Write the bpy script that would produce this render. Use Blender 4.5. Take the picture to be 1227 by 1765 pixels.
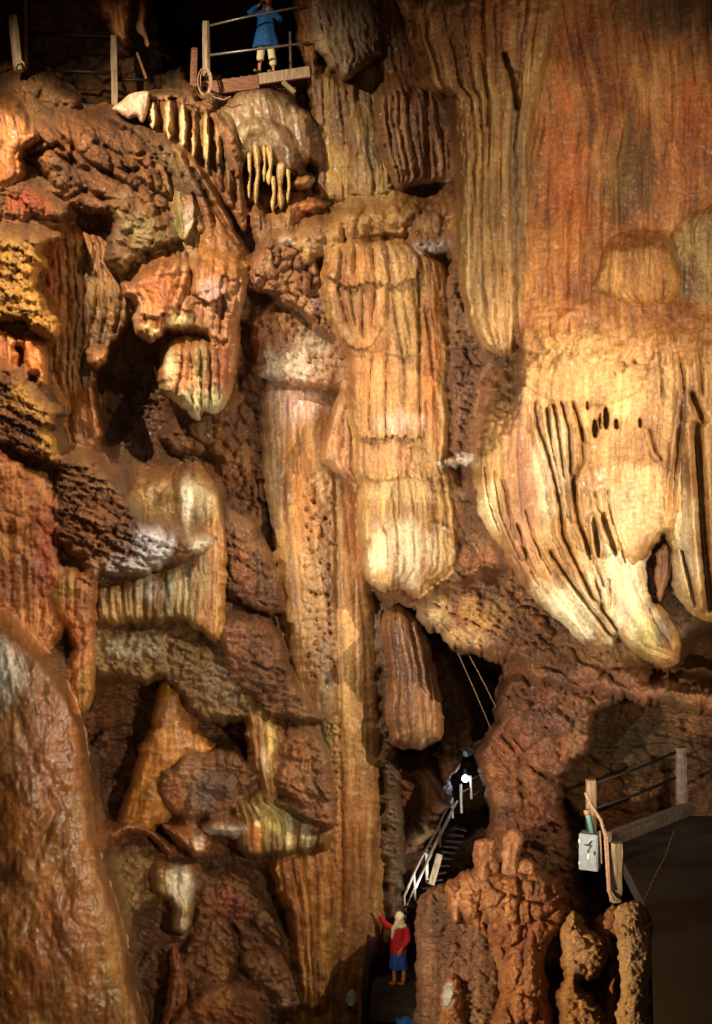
import bpy, bmesh, math, random
import numpy as np
from mathutils import Vector

# ------------------------------------------------------------------ set-up
for o in list(bpy.data.objects):
    bpy.data.objects.remove(o, do_unlink=True)
S = bpy.context.scene
COL = S.collection
F, CX, CY, HC = 2079.0, 613.5, 882.5, 13.05      # focal length / centre in photo pixels, eye height in m

def W(px, py, D):
    return ((px - CX) / F * D, D, HC - (py - CY) / F * D)

cam_d = bpy.data.cameras.new('camera'); cam = bpy.data.objects.new('camera', cam_d); COL.objects.link(cam)
cam.location = (0, 0, HC); cam.rotation_euler = (math.pi / 2, 0, 0)
cam_d.sensor_fit = 'VERTICAL'; cam_d.sensor_height = 24.0
cam_d.lens = 12.0 / (882.5 / F)
cam_d.clip_start = 0.1; cam_d.clip_end = 300
S.camera = cam

world = bpy.data.worlds.new('World'); S.world = world; world.use_nodes = True
bg = world.node_tree.nodes['Background']
bg.inputs[0].default_value = (1.0, 0.62, 0.36, 1); bg.inputs[1].default_value = 0.012

S.render.engine = 'CYCLES'
S.cycles.use_denoising = True
S.cycles.max_bounces = 4; S.cycles.diffuse_bounces = 2; S.cycles.glossy_bounces = 2
S.cycles.use_adaptive_sampling = True
S.view_settings.view_transform = 'Standard'; S.view_settings.look = 'None'
S.view_settings.exposure = 0; S.view_settings.gamma = 1

def lamp(name, src, dst, power, color, cone=60, blend=0.8, radius=0.12):
    """a cave floodlight: src/dst are (px, py, distance)"""
    d = bpy.data.lights.new(name, 'SPOT'); o = bpy.data.objects.new(name, d); COL.objects.link(o)
    a, b = Vector(W(*src)), Vector(W(*dst))
    o.location = a
    o.rotation_euler = (b - a).to_track_quat('-Z', 'Y').to_euler()
    d.energy = power; d.color = color
    d.spot_size = math.radians(cone); d.spot_blend = blend; d.shadow_soft_size = radius
    return o

WARM = (1.0, 0.79, 0.55); COOL = (0.80, 0.87, 1.0); AMBER = (1.0, 0.68, 0.36); NEUT = (1.0, 0.87, 0.71)
def inv(x, y, z):        # metres -> (px, py, distance)
    return (CX + x / y * F, CY - (z - HC) / y * F, y)
# the floodlights of the show cave, with added fill lamps at the end
lamp('spot_lamp', inv(-7.5, 9, 5.5), (1080, 910, 25), 20500, NEUT, 42, 1.0, .06)
lamp('spot_lamp', inv(-8.5, 19, 25), (270, 430, 28), 13500, WARM, 74, 0.9, .05)
lamp('spot_lamp', inv(11, 14, 18), (440, 1100, 29), 14500, WARM, 54, 0.9, .06)
lamp('spot_lamp', (520, 330, 21), (50, 540, 27), 2500, AMBER, 56, 0.9, .06)
lamp('spot_lamp', inv(-8, 14, 5.5), (700, 840, 28), 11500, NEUT, 38, 1.0, .06)
lamp('spot_lamp', inv(-5, 15, 7.5), (950, 1590, 24), 11000, WARM, 48, 0.8, .06)
lamp('spot_lamp', inv(3.5, 12, 9), (170, 1480, 25), 8000, WARM, 46, 0.9, .06)
lamp('spot_lamp', inv(8, 13, 20), (960, 380, 26), 5000, WARM, 56, 1.0, .06)
lamp('spot_lamp', (560, 780, 24), (270, 950, 28), 800, COOL, 60, 0.9, .06)
lamp('spot_lamp', inv(0.5, 1, 14), (613, 900, 28), 1700, WARM, 70, 0.9, .3)  # weak frontal fill added beside the camera, no fixture of the cave

lamp('spot_lamp', (742, 1600, 29.0), (765, 1440, 31.5), 420, (1, .95, .85), 70, 1.0, .06)  # invented lamp behind the mound, added to brighten the stair rails
lamp('spot_lamp', inv(7.6, 22, 9), (1060, 1220, 30), 700, WARM, 90, 1.0, .06)  # unseen lamp added off to the right to lift the dark rock band

# ------------------------------------------------------------------ noise
_r = np.random.RandomState(7)
_P = _r.permutation(512); _P = np.concatenate([_P, _P, _P])
_G = _r.rand(512) * 2 * np.pi; _GX, _GY = np.cos(_G), np.sin(_G)
_V1, _V2 = _r.rand(512), _r.rand(512)

def _h(i, j, s):
    return _P[(_P[(i + s * 37) & 511] + j) & 511]

def perlin(x, y, s=0):
    x = np.asarray(x, np.float32); y = np.asarray(y, np.float32)
    xi = np.floor(x); yi = np.floor(y); fx = x - xi; fy = y - yi
    i = xi.astype(np.int32); j = yi.astype(np.int32)
    u = fx * fx * fx * (fx * (fx * 6 - 15) + 10); v = fy * fy * fy * (fy * (fy * 6 - 15) + 10)
    def g(a, b):
        h = _h(i + a, j + b, s)
        return _GX[h] * (fx - a) + _GY[h] * (fy - b)
    n0 = g(0, 0) * (1 - u) + g(1, 0) * u
    n1 = g(0, 1) * (1 - u) + g(1, 1) * u
    return (n0 * (1 - v) + n1 * v) * 1.5

def fbm(x, y, s=0, o=3):
    t = 0; a = 1.0; n = 0
    for k in range(o):
        t = t + a * perlin(x, y, s + k * 3); n += a
        x = x * 2.03 + 5.2; y = y * 2.03 + 1.7; a *= 0.5
    return t / n

def ridged(x, y, s=0, o=3):
    t = 0; a = 1.0; n = 0
    for k in range(o):
        t = t + a * (1 - 2 * np.abs(perlin(x, y, s + k * 3))); n += a
        x = x * 2.1 + 3.1; y = y * 2.1 + 9.7; a *= 0.5
    return t / n

def worley(x, y, s=0):
    xi = np.floor(x).astype(np.int32); yi = np.floor(y).astype(np.int32)
    fx = x - xi; fy = y - yi
    d1 = np.full(x.shape, 9.0); d2 = np.full(x.shape, 9.0); idv = np.zeros(x.shape)
    for a in (-1, 0, 1):
        for b in (-1, 0, 1):
            h = _h(xi + a, yi + b, s)
            d = (a + _V1[h] - fx) ** 2 + (b + _V2[h] - fy) ** 2
            m = d < d1
            d2 = np.where(m, d1, np.minimum(d2, d)); idv = np.where(m, _V1[(h + 91) & 511], idv)
            d1 = np.where(m, d, d1)
    return np.sqrt(d1), np.sqrt(d2), idv

def sst(a, b, x):
    t = np.clip((x - a) / (b - a), 0, 1)
    return t * t * (3 - 2 * t)

# ------------------------------------------------------------------ colours and materials
def hx(s):
    c = [int(s[i:i + 2], 16) / 255 for i in (0, 2, 4)]
    return np.array([x / 12.92 if x <= .04045 else ((x + .055) / 1.055) ** 2.4 for x in c])

PAL = {
    'orange': ('743a1a', 'ae6432', 'd09254'),
    'rust':   ('64301a', '9c5a2a', 'c08448'),
    'amber':  ('7c4a1c', 'b47834', 'd8a458'),
    'cream':  ('bc8c5c', 'dfbb88', 'f2e2bc'),
    'tan':    ('7c5230', 'ac8248', 'd0aa6c'),
    'olive':  ('4c3a1e', '746036', '9e8650'),
    'pink':   ('7c482c', 'b0784e', 'd2a274'),
    'mauve':  ('482a1c', '785038', 'a67c5c'),
    'grey':   ('4a3e30', '766452', '988a74'),
    'brown':  ('38200f', '60391c', '8c5a2c'),
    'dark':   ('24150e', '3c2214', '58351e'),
    'red':    ('4c2012', '7e3c20', 'aa6238'),
    'white':  ('a8987c', 'd4c8b0', 'f0ebdc'),
    'yellow': ('8c6020', 'cc9c3c', 'f0d074'),
}

def nt(mat):
    mat.use_nodes = True
    t = mat.node_tree
    return t, t.nodes, t.links, t.nodes['Principled BSDF']

def rock_material(name, rough=0.5, bump=0.5, scale=1.0, vert=True, dist=0.1):
    m = bpy.data.materials.new(name)
    t, N, L, P = nt(m)
    at = N.new('ShaderNodeAttribute'); at.attribute_name = 'mineral'
    tc = N.new('ShaderNodeTexCoord')
    mp = N.new('ShaderNodeMapping'); mp.inputs['Scale'].default_value = (1, 1, 0.16 if vert else 0.8)
    L.new(tc.outputs['Object'], mp.inputs[0])
    n1 = N.new('ShaderNodeTexNoise'); n1.inputs['Scale'].default_value = 9 * scale; n1.inputs['Detail'].default_value = 5
    L.new(mp.outputs[0], n1.inputs['Vector'])
    n2 = N.new('ShaderNodeTexNoise'); n2.inputs['Scale'].default_value = 17 * scale; n2.inputs['Detail'].default_value = 6
    n2.inputs['Roughness'].default_value = 0.65
    L.new(tc.outputs['Object'], n2.inputs['Vector'])
    r1 = N.new('ShaderNodeMapRange'); r1.inputs[1].default_value = 0.3; r1.inputs[2].default_value = 0.7
    r1.inputs[3].default_value = 0.75; r1.inputs[4].default_value = 1.22
    L.new(n1.outputs[0], r1.inputs[0])
    r2 = N.new('ShaderNodeMapRange'); r2.inputs[1].default_value = 0.32; r2.inputs[2].default_value = 0.66
    r2.inputs[3].default_value = 0.68; r2.inputs[4].default_value = 1.28
    L.new(n2.outputs[0], r2.inputs[0])
    mu = N.new('ShaderNodeMath'); mu.operation = 'MULTIPLY'
    L.new(r1.outputs[0], mu.inputs[0]); L.new(r2.outputs[0], mu.inputs[1])
    vm = N.new('ShaderNodeVectorMath'); vm.operation = 'SCALE'
    L.new(at.outputs['Color'], vm.inputs[0]); L.new(mu.outputs[0], vm.inputs['Scale'])
    L.new(vm.outputs[0], P.inputs['Base Color'])
    rr = N.new('ShaderNodeMapRange'); rr.inputs[1].default_value = 0.3; rr.inputs[2].default_value = 0.7
    rr.inputs[3].default_value = rough - 0.14; rr.inputs[4].default_value = rough + 0.2
    L.new(n1.outputs[0], rr.inputs[0]); L.new(rr.outputs[0], P.inputs['Roughness'])
    P.inputs['Specular IOR Level'].default_value = 0.6; P.inputs['Coat Weight'].default_value = 0.14; P.inputs['Coat Roughness'].default_value = 0.25
    ad = N.new('ShaderNodeMath'); ad.operation = 'MULTIPLY_ADD'; ad.inputs[1].default_value = 1.0
    L.new(n1.outputs[0], ad.inputs[0]); L.new(n2.outputs[0], ad.inputs[2])
    b = N.new('ShaderNodeBump'); b.inputs['Strength'].default_value = bump; b.inputs['Distance'].default_value = dist / scale
    L.new(ad.outputs[0], b.inputs['Height']); L.new(b.outputs[0], P.inputs['Normal'])
    return m

M_FLOW = rock_material('wet_flowstone', 0.44, 0.6, dist=.075)
M_ROUGH = rock_material('rough_limestone', 0.5, 1.0, 1.3, False)
M_SMOOTH = rock_material('calcite_skin', 0.48, 0.35, dist=.03)
MATS = {'flow': M_FLOW, 'rough': M_ROUGH, 'smooth': M_SMOOTH}

def plain(name, colr, rough=0.6, metal=0.0, noise=0.25, scale=14, emit=None, stretch=(1, 1, 1)):
    m = bpy.data.materials.new(name)
    t, N, L, P = nt(m)
    c = hx(colr) if isinstance(colr, str) else np.array(colr)
    tc = N.new('ShaderNodeTexCoord'); mp = N.new('ShaderNodeMapping'); mp.inputs['Scale'].default_value = stretch
    L.new(tc.outputs['Object'], mp.inputs[0])
    n = N.new('ShaderNodeTexNoise'); n.inputs['Scale'].default_value = scale; n.inputs['Detail'].default_value = 5
    L.new(mp.outputs[0], n.inputs['Vector'])
    cr = N.new('ShaderNodeValToRGB')
    cr.color_ramp.elements[0].position = 0.3; cr.color_ramp.elements[1].position = 0.7
    cr.color_ramp.elements[0].color = (*(c * (1 - noise)), 1); cr.color_ramp.elements[1].color = (*np.minimum(c * (1 + noise), 1), 1)
    L.new(n.outputs[0], cr.inputs[0]); L.new(cr.outputs[0], P.inputs['Base Color'])
    P.inputs['Roughness'].default_value = rough; P.inputs['Metallic'].default_value = metal
    b = N.new('ShaderNodeBump'); b.inputs['Strength'].default_value = 0.3; b.inputs['Distance'].default_value = 0.02
    L.new(n.outputs[0], b.inputs['Height']); L.new(b.outputs[0], P.inputs['Normal'])
    if emit:
        P.inputs['Emission Color'].default_value = (*emit[0], 1); P.inputs['Emission Strength'].default_value = emit[1]
    return m

# ------------------------------------------------------------------ rock bodies
def smooth_poly(pts, sp=4.5):
    p = np.array(pts, float); n = len(p); out = []
    for i in range(n):
        p0, p1, p2, p3 = p[i - 1], p[i], p[(i + 1) % n], p[(i + 2) % n]
        seg = max(2, min(60, int(np.hypot(*(p2 - p1)) / sp)))
        out += [catmull(p0, p1, p2, p3, k / seg) for k in range(seg)]
    return np.array(out)

def catmull(p0, p1, p2, p3, t):
    return 0.5 * (2 * p1 + (p2 - p0) * t + (2 * p0 - 5 * p1 + 4 * p2 - p3) * t * t + (3 * p1 - p0 - 3 * p2 + p3) * t ** 3)

def seg_dist(x, y, pts, closed=False):
    """distance to a polyline, nearest point"""
    best = np.full(x.shape, 1e12, np.float32); bx = np.zeros(x.shape, np.float32); by = np.zeros(x.shape, np.float32)
    n = len(pts)
    for i in range(n if closed else n - 1):
        ax, ay = pts[i]; cx, cy = pts[(i + 1) % n]
        dx, dy = cx - ax, cy - ay; l2 = dx * dx + dy * dy + 1e-9
        t = np.clip(((x - ax) * dx + (y - ay) * dy) / l2, 0, 1)
        qx = ax + t * dx; qy = ay + t * dy
        d = (x - qx) ** 2 + (y - qy) ** 2
        m = d < best
        best = np.where(m, d, best); bx = np.where(m, qx, bx); by = np.where(m, qy, by)
    return np.sqrt(best), bx, by

def inside(x, y, pts):
    c = np.zeros(x.shape, bool); n = len(pts)
    for i in range(n):
        x1, y1 = pts[i]; x2, y2 = pts[(i + 1) % n]
        if y1 == y2: continue
        m = ((y1 > y) != (y2 > y)) & (x < (x2 - x1) * (y - y1) / (y2 - y1) + x1)
        c ^= m
    return c

SEED = [0]
LS = 2.3; GX0, GY0 = -56.0, -66.0; GNX, GNY = 596, 836          # shared lattice over the view
CDEP = np.full((GNY, GNX), 34.0); CCOL = np.zeros((GNY, GNX, 3)); COVER = np.full((GNY, GNX), -1.0)
TOTAL = [0]

def relief(x, y, xf, v, details, seed, sd):
    """relief in photo pixels towards the viewer"""
    h = np.zeros(x.shape, np.float32)
    for k, d in enumerate(details):
        s = seed + 11 * k; kind = d[0]
        if kind == 'flute':            # organ-pipe folds running down the flow lines
            wl, am = d[1], d[2]; str_ = d[3] if len(d) > 3 else 14
            q = xf / wl + 0.9 * fbm(xf / (wl * 2.5), y / (wl * str_), s, 2) + 0.25 * perlin(x / (wl * 2), y / (wl * 5), s + 2)
            f = q - np.floor(q); r = _V1[(np.floor(q).astype(np.int32) * 7 + s) & 511]
            prof = np.sqrt(np.maximum(1 - (2 * f - 1) ** 2, 0))
            mod = 0.55 + 0.6 * fbm(x / (wl * 3), y / (wl * 6), s + 4, 2) + 0.35 * r
            h += am * prof * np.clip(mod, 0.05, 1.4)
            h += am * 0.25 * ridged(xf / (wl * 0.45), y / (wl * 7), s + 6, 2)
        elif kind == 'grain':          # fine vertical streaks
            wl, am = d[1], d[2]
            h += am * fbm(xf / wl, y / (wl * 14), s, 3) + am * 0.5 * ridged(xf / (wl * .6), y / (wl * 9), s + 5, 2)
        elif kind == 'lump':           # rounded knobs with sharp creases
            wl, am = d[1], d[2]; asp = d[3] if len(d) > 3 else 1.4; an = math.radians(d[4] if len(d) > 4 else 0)
            wx = x + wl * 0.45 * fbm(x / wl * .8, y / wl * .8, s + 2, 2); wy = y + wl * 0.45 * fbm(x / wl * .8 + 7, y / wl * .8, s + 3, 2)
            a = (wx * math.cos(an) + wy * math.sin(an)) / (wl * asp); b = (-wx * math.sin(an) + wy * math.cos(an)) / wl
            d1, d2, idv = worley(a, b, s)
            h += am * (np.sqrt(np.clip(1 - (d1 * 1.05) ** 2, 0, 1)) * 0.8 + 0.9 * idv * sst(0, .25, d2 - d1) - 0.6)
            d1, d2, idv = worley(a * 2.7 + 3, b * 2.7, s + 1)
            h += am * 0.36 * (np.sqrt(np.clip(1 - (d1) ** 2, 0, 1)) + 0.6 * idv * sst(0, .3, d2 - d1) - 0.5)
        elif kind == 'terr':           # overlapping shelves, each lip hanging over the one below
            wl, am = d[1], d[2]; an = math.radians(d[3] if len(d) > 3 else 0)
            a = x * math.cos(an) + y * math.sin(an); b = -x * math.sin(an) + y * math.cos(an)
            q = b / wl + 0.8 * fbm(a / (wl * 2.2), b / (wl * 2), s, 3) + 0.34 * np.abs(perlin(a / (wl * .34), b / (wl * 4), s + 3))
            f = q - np.floor(q); r = _V2[(np.floor(q).astype(np.int32) * 5 + s) & 511]
            h += am * (f ** 0.8) * (1 - sst(0.86, 1.0, f)) * (0.5 + 0.8 * r) * (0.7 + 0.7 * fbm(a / (wl * 1.5), b / wl, s + 6, 2))
        elif kind == 'scale':          # small overlapping scallops, each with a sharp lower lip
            wl, am = d[1], d[2]; asp = d[3] if len(d) > 3 else 1.8; an = math.radians(d[4] if len(d) > 4 else 0)
            wx = x + wl * 1.1 * fbm(x / wl / 2.2, y / wl / 2.2, s + 2, 2); wy = y + wl * 0.9 * fbm(x / wl / 2.4 + 7, y / wl / 2.0, s + 3, 2)
            a = wx * math.cos(an) + wy * math.sin(an); b = -wx * math.sin(an) + wy * math.cos(an)
            q = b / wl
            for _ in range(2):
                rw = np.floor(q).astype(np.int32); xc = a / (wl * asp) + _V1[(rw * 13 + s) & 511] * 3
                t = xc - np.floor(xc) - .5; q = b / wl - .9 + 2.6 * t * t
            rw = np.floor(q).astype(np.int32); f = q - rw
            r = _V2[(rw * 7 + np.floor(xc).astype(np.int32) * 31 + s) & 511]
            mod = np.clip(.7 + .9 * fbm(x / (wl * 4), y / (wl * 4), s + 5, 2), .1, 1.5)
            h += am * mod * (0.35 + 0.9 * r) * (f ** .7) * (1 - sst(.82, 1, f)) * (1 - 1.6 * t * t)
        elif kind == 'strata':
            wl, am = d[1], d[2]; an = math.radians(d[3] if len(d) > 3 else 0)
            a = x * math.cos(an) + y * math.sin(an); b = -x * math.sin(an) + y * math.cos(an)
            h += am * ridged(a / (wl * 5), b / wl + 0.4 * perlin(a / (wl * 4), b / (wl * 4), s + 8), s, 4)
        elif kind == 'rough':
            wl, am = d[1], d[2]
            h += am * (0.6 * fbm(x / wl, y / wl, s, 5) + 0.5 * ridged(x / wl * .8, y / wl * .8, s + 9, 4))
        elif kind == 'pit':            # little hollows
            wl, am = d[1], d[2]; box = d[3] if len(d) > 3 else None
            g = -am * sst(0.12, 0.5, fbm(x / wl, y / (wl * 1.3), s, 3)) + am * .35 * ridged(x / wl / 1.4, y / wl / 1.4, s + 1, 3)
            if box is not None:
                bx0, by0, bx1, by1 = box
                g = g * sst(bx0 - 8, bx0 + 8, x) * (1 - sst(bx1 - 8, bx1 + 8, x)) * sst(by0 - 30, by0 + 30, y) * (1 - sst(by1 - 30, by1 + 30, y))
            h += g
        elif kind == 'line':           # a single crease (negative) or rib (positive)
            pts, wd, am = d[1], d[2], d[3]
            p = np.array(pts, float); bb = 4 * wd + 4
            m = (x > p[:, 0].min() - bb) & (x < p[:, 0].max() + bb) & (y > p[:, 1].min() - bb) & (y < p[:, 1].max() + bb)
            if m.any():
                xx = x[m] + 1.6 * perlin(x[m] / 9, y[m] / 13, s); yy = y[m]
                dd, _, _ = seg_dist(xx, yy, pts)
                h[m] += (am * np.exp(-(dd / wd) ** 2)).astype(np.float32)
        elif kind == 'lip':            # an overhanging tier edge with drips: points, length above it, amount, drip length
            pts, Lg, am = d[1], d[2], d[3]; dr = d[4] if len(d) > 4 else 4
            p = np.array(pts, float)
            m = (x > p[:, 0].min() - 12) & (x < p[:, 0].max() + 12) & (y > p[:, 1].min() - Lg - 20) & (y < p[:, 1].max() + 30)
            if m.any():
                xx, yy = x[m], y[m]
                yl = np.interp(xx, p[:, 0], p[:, 1]) + dr * (np.maximum(0, ridged(xx / 11, xx * 0 + s, s, 2)) ** 1.5) + 3 * fbm(xx / 20, xx * 0, s + 1, 2)
                tt = (yy - yl)
                g = np.where(tt < 0, np.clip(1 + tt / Lg, 0, 1) ** 1.6, 1 - sst(0, 3.2, tt))
                fade = sst(p[:, 0].min() - 8, p[:, 0].min() + 8, xx) * (1 - sst(p[:, 0].max() - 8, p[:, 0].max() + 8, xx))
                fl = 0.75 + 0.35 * np.abs(perlin(xx / 9, yy / 70, s + 4)) * 2
                h[m] += (am * g * fade * fl).astype(np.float32)
        elif kind == 'bump':           # one broad swelling: cx, cy, rx, ry, amp
            _, bx, by, rx, ry, am = d
            q = ((x - bx) / rx) ** 2 + ((y - by) / ry) ** 2
            h += am * np.sqrt(np.clip(1 - q, 0, 1))
        elif kind == 'hole':
            _, bx, by, rx, ry, am = d
            q = ((x - bx) / rx) ** 2 + ((y - by) / ry) ** 2
            h -= am * (1 - sst(0.5, 1.2, q))
    return h

def colour(x, y, xf, v, pal, seed, spots, tip, streak):
    c0, c1, c2 = [hx(q) for q in (PAL[pal] if isinstance(pal, str) else pal)]
    a = fbm(x / 70, y / 110, seed + 50, 4) * 0.9
    b = fbm(xf / 9, y / 160, seed + 61, 3) * streak + fbm(xf / 26, y / 300, seed + 62, 2) * streak
    g = fbm(x / 8, y / 8, seed + 71, 3) * 0.35
    t = np.clip(0.5 + a + b + g, 0, 1)[..., None]
    col = np.where(t < 0.5, c0 + (c1 - c0) * (t * 2), c1 + (c2 - c1) * (t * 2 - 1))
    if tip:
        cc, v0, v1 = tip
        w = (sst(v0, v1, v + 0.16 * fbm(xf / 14, y / 60, seed + 5, 2)))[..., None]
        col = col * (1 - w) + hx(cc) * (0.8 + 0.4 * t) * w
    g1 = fbm(x / 120 + 3, y / 170, 401, 4); g2 = fbm(x / 60 + 9, y / 120, 402, 4); g3 = fbm(x / 7, y / 190, 403, 3)
    gc = hx('885828') + (hx('be945a') - hx('885828')) * sst(-.1, .5, g1)[..., None]
    gc = gc + (hx('6a5030') - gc) * (0.8 * sst(.12, .5, g2))[..., None]
    col = col * 0.66 + gc * 0.34
    col = col * (1 - 0.45 * sst(.22, .6, g3 + 0.3 * g2))[..., None]
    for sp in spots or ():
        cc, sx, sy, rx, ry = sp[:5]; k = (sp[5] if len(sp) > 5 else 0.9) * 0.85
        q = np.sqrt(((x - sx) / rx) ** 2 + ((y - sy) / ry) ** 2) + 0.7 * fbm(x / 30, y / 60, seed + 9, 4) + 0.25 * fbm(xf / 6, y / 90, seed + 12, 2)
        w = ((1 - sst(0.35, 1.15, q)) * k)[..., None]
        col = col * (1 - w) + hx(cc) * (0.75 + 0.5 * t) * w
    return np.clip(col, 0.004, 0.92)

def link_mesh(name, verts, faces, mat, parent=None, colors=None, smooth=True):
    me = bpy.data.meshes.new(name)
    verts = np.asarray(verts, np.float32); faces = np.asarray(faces, np.int32)
    me.vertices.add(len(verts)); me.vertices.foreach_set('co', verts.ravel())
    me.loops.add(faces.size); me.loops.foreach_set('vertex_index', faces.ravel())
    me.polygons.add(len(faces)); k = faces.shape[1]
    me.polygons.foreach_set('loop_start', np.arange(0, faces.size, k, dtype=np.int32))
    if smooth: me.polygons.foreach_set('use_smooth', np.ones(len(faces), bool))
    me.update(calc_edges=True)
    if colors is not None:
        at = me.color_attributes.new('mineral', 'FLOAT_COLOR', 'POINT')
        c4 = np.ones((len(verts), 4), np.float32); c4[:, :3] = colors
        at.data.foreach_set('color', c4.ravel())
    me.materials.append(mat)
    o = bpy.data.objects.new(name, me); COL.objects.link(o)
    if parent: o.parent = parent
    TOTAL[0] += len(faces) * (k - 2)
    return o

def body(name, label, cat, poly, D, bulge, R, details, pal, back=2.2, spots=None, tip=None, streak=0.5, mat='flow',
         step=None, tilt=(0, 0), edge=3.0, group=None, kind=None, parent=None, prof=0.5, lean=1.0, fringe=0.0, amp=1.3, top=None, calm=1.0, side=13.0):
    """One rock formation. poly: its outline (photo pixels at distance D), bulge/R: how far and over how many pixels it
    rounds out from that outline, back: metres it runs back to the rock it grows from."""
    SEED[0] += 17; seed = SEED[0]
    P = smooth_poly(poly)
    nrm = np.roll(P, -2, 0) - np.roll(P, 2, 0); nrm = np.stack([nrm[:, 1], -nrm[:, 0]], 1)
    nrm /= np.linalg.norm(nrm, axis=1)[:, None] + 1e-9
    if np.sum(P[:, 0] * np.roll(P[:, 1], -1) - P[:, 1] * np.roll(P[:, 0], -1)) < 0: nrm = -nrm   # outward
    if edge:
        edge = edge * (1.6 if mat == 'rough' else 1)
        P = P + nrm * (edge * (1.8 * fbm(P[:, 0] / 24, P[:, 1] / 24, seed, 3) + 0.9 * fbm(P[:, 0] / 8, P[:, 1] / 8, seed + 1, 2)))[:, None]
    if lean: P = P + nrm * (side * 0.4 * (1 - sst(0.3, 0.8, nrm[:, 1])))[:, None]
    if fringe:
        sp_ = np.maximum(0, ridged(P[:, 0] / 9, P[:, 0] * 0 + seed, seed + 2, 2)) ** 2
        P[:, 1] += fringe * sp_ * sst(0.2, 0.8, nrm[:, 1])
    step = LS
    if lean == 0:
        step = 2.0 if (P[:, 0].max() - P[:, 0].min()) < 400 else 2.4
        if P[:, 0].max() - P[:, 0].min() < 40: step = 1.6
        x0, y0 = P.min(0) - step * 2; x1, y1 = P.max(0) + step * 2
        nx = int((x1 - x0) / step) + 1; ny = int((y1 - y0) / step) + 1
        gx, gy = np.meshgrid(x0 + np.arange(nx) * step, y0 + np.arange(ny) * step)
    else:
        P[:, 0] = np.clip(P[:, 0], GX0 + 3 * LS, GX0 + (GNX - 4) * LS); P[:, 1] = np.clip(P[:, 1], GY0 + 3 * LS, GY0 + (GNY - 4) * LS)
        i0 = int((P[:, 0].min() - GX0) / LS) - 1; i1 = int((P[:, 0].max() - GX0) / LS) + 3
        j0 = int((P[:, 1].min() - GY0) / LS) - 1; j1 = int((P[:, 1].max() - GY0) / LS) + 3
        nx, ny = i1 - i0, j1 - j0
        gx, gy = np.meshgrid(GX0 + (i0 + np.arange(nx)) * LS, GY0 + (j0 + np.arange(ny)) * LS)
    gx = gx.astype(np.float32); gy = gy.astype(np.float32)
    ins = inside(gx, gy, P)
    dist, qx, qy = seg_dist(gx, gy, P, True)
    cell = ins[:-1, :-1] | ins[1:, :-1] | ins[:-1, 1:] | ins[1:, 1:]
    # row extents -> flow coordinate
    xl = np.where(ins, gx, 1e9).min(1); xr = np.where(ins, gx, -1e9).max(1)
    ok = xl < 1e8
    rows = np.arange(ny); xl = np.interp(rows, rows[ok], xl[ok]); xr = np.interp(rows, rows[ok], xr[ok])
    kk = np.ones(9) / 9
    xl = np.convolve(np.pad(xl, 4, 'edge'), kk, 'valid'); xr = np.convolve(np.pad(xr, 4, 'edge'), kk, 'valid')
    wid = np.maximum(xr - xl, 6); mw = np.percentile(wid, 70)
    u = (gx - xl[:, None]) / wid[:, None]
    flow = u * mw
    wmin = wid.min()
    xf = flow * 0.75 + gx * 0.25
    v = (gy - P[:, 1].min()) / (P[:, 1].max() - P[:, 1].min())
    sd = np.where(ins, dist, 0)
    px = np.where(ins, gx, qx); py = np.where(ins, gy, qy)
    Rv = R * np.clip(0.85 + 0.9 * min(1, (26 / max(bulge, 1)) ** 1.5) * fbm(gx / 45, gy / 45, seed + 21, 2), 0.3, 1.4)
    rr = 1 - np.clip(sd / Rv, 0, 1)
    h = bulge * (0.62 if lean else 1) * np.power(np.maximum(1 - rr ** 2, 0), prof)
    det = amp * relief(gx, gy, xf, v, details, seed, sd)
    det += 1.6 * fbm(gx / 9, gy / 9, seed + 3, 3)
    if mat == 'rough': det += 1.9 * ridged(gx / 6.5, gy / 5.5, seed + 4, 3) + 2.0 * ridged(gx / 17, gy / 13, seed + 6, 3)
    if calm and lean:
        det += calm * (9 * fbm(gx / 55, gy / 70, 611, 3) + 4 * ridged(gx / 30, gy / 60, 613, 3))
    h = h + det * (0.25 + 0.75 * sst(0, min(14, R), sd))
    h = np.where(ins, h, det * 0.25)
    Dm = D + tilt[0] * (px - P[:, 0].mean()) / 100 + tilt[1] * (py - P[:, 1].mean()) / 100
    dep = Dm - h * D / F
    col = colour(gx, gy, xf, v, pal, seed, spots, tip, streak)
    if lean:      # the head and flanks of the formation grow out of the rock around it, only its lower lip stands free
        ins_f = ins
        yt = np.where(ins, gy, 1e9).min(0); yb = np.where(ins, gy, -1e9).max(0); okc = yt < 1e8
        cols = np.arange(nx); yt = np.interp(cols, cols[okc], yt[okc]); yb = np.interp(cols, cols[okc], yb[okc])
        ky = np.ones(9) / 9
        yt = np.convolve(np.pad(yt, 4, 'edge'), ky, 'valid'); yb = np.convolve(np.pad(yb, 4, 'edge'), ky, 'valid')
        hgt = np.maximum(yb - yt, 10)[None]
        tp = np.minimum((top if top is not None else 46), hgt * 0.7)
        nz = 1 + 0.3 * fbm(gx / 26, gy / 26, seed + 31, 3)
        w1 = sst(0, 1, (py - yt[None]) / (tp * nz))
        sv = side * np.clip(1 + 1.1 * fbm(gx / 34, gy / 34, seed + 33, 3), 0.35, 2)
        q = 1 - np.clip(sd / sv, 0, 1)
        w2 = np.sqrt(np.maximum(1 - q * q, 0))
        w = w1 * w2
        cd = CDEP[j0:j1, i0:i1]; cc_ = CCOL[j0:j1, i0:i1]
        dep = dep * w + (np.minimum(cd, D + 1.5) + 0.05) * (1 - w)
        dep = np.minimum(dep, cd + 0.05 - 0.11 * w)
        wc = (sst(0, 1, (py - yt[None]) / (tp * nz * 1.3)) * sst(0, 9, sd + 5))[..., None]
        col = col * wc + cc_ * (1 - wc)
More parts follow.
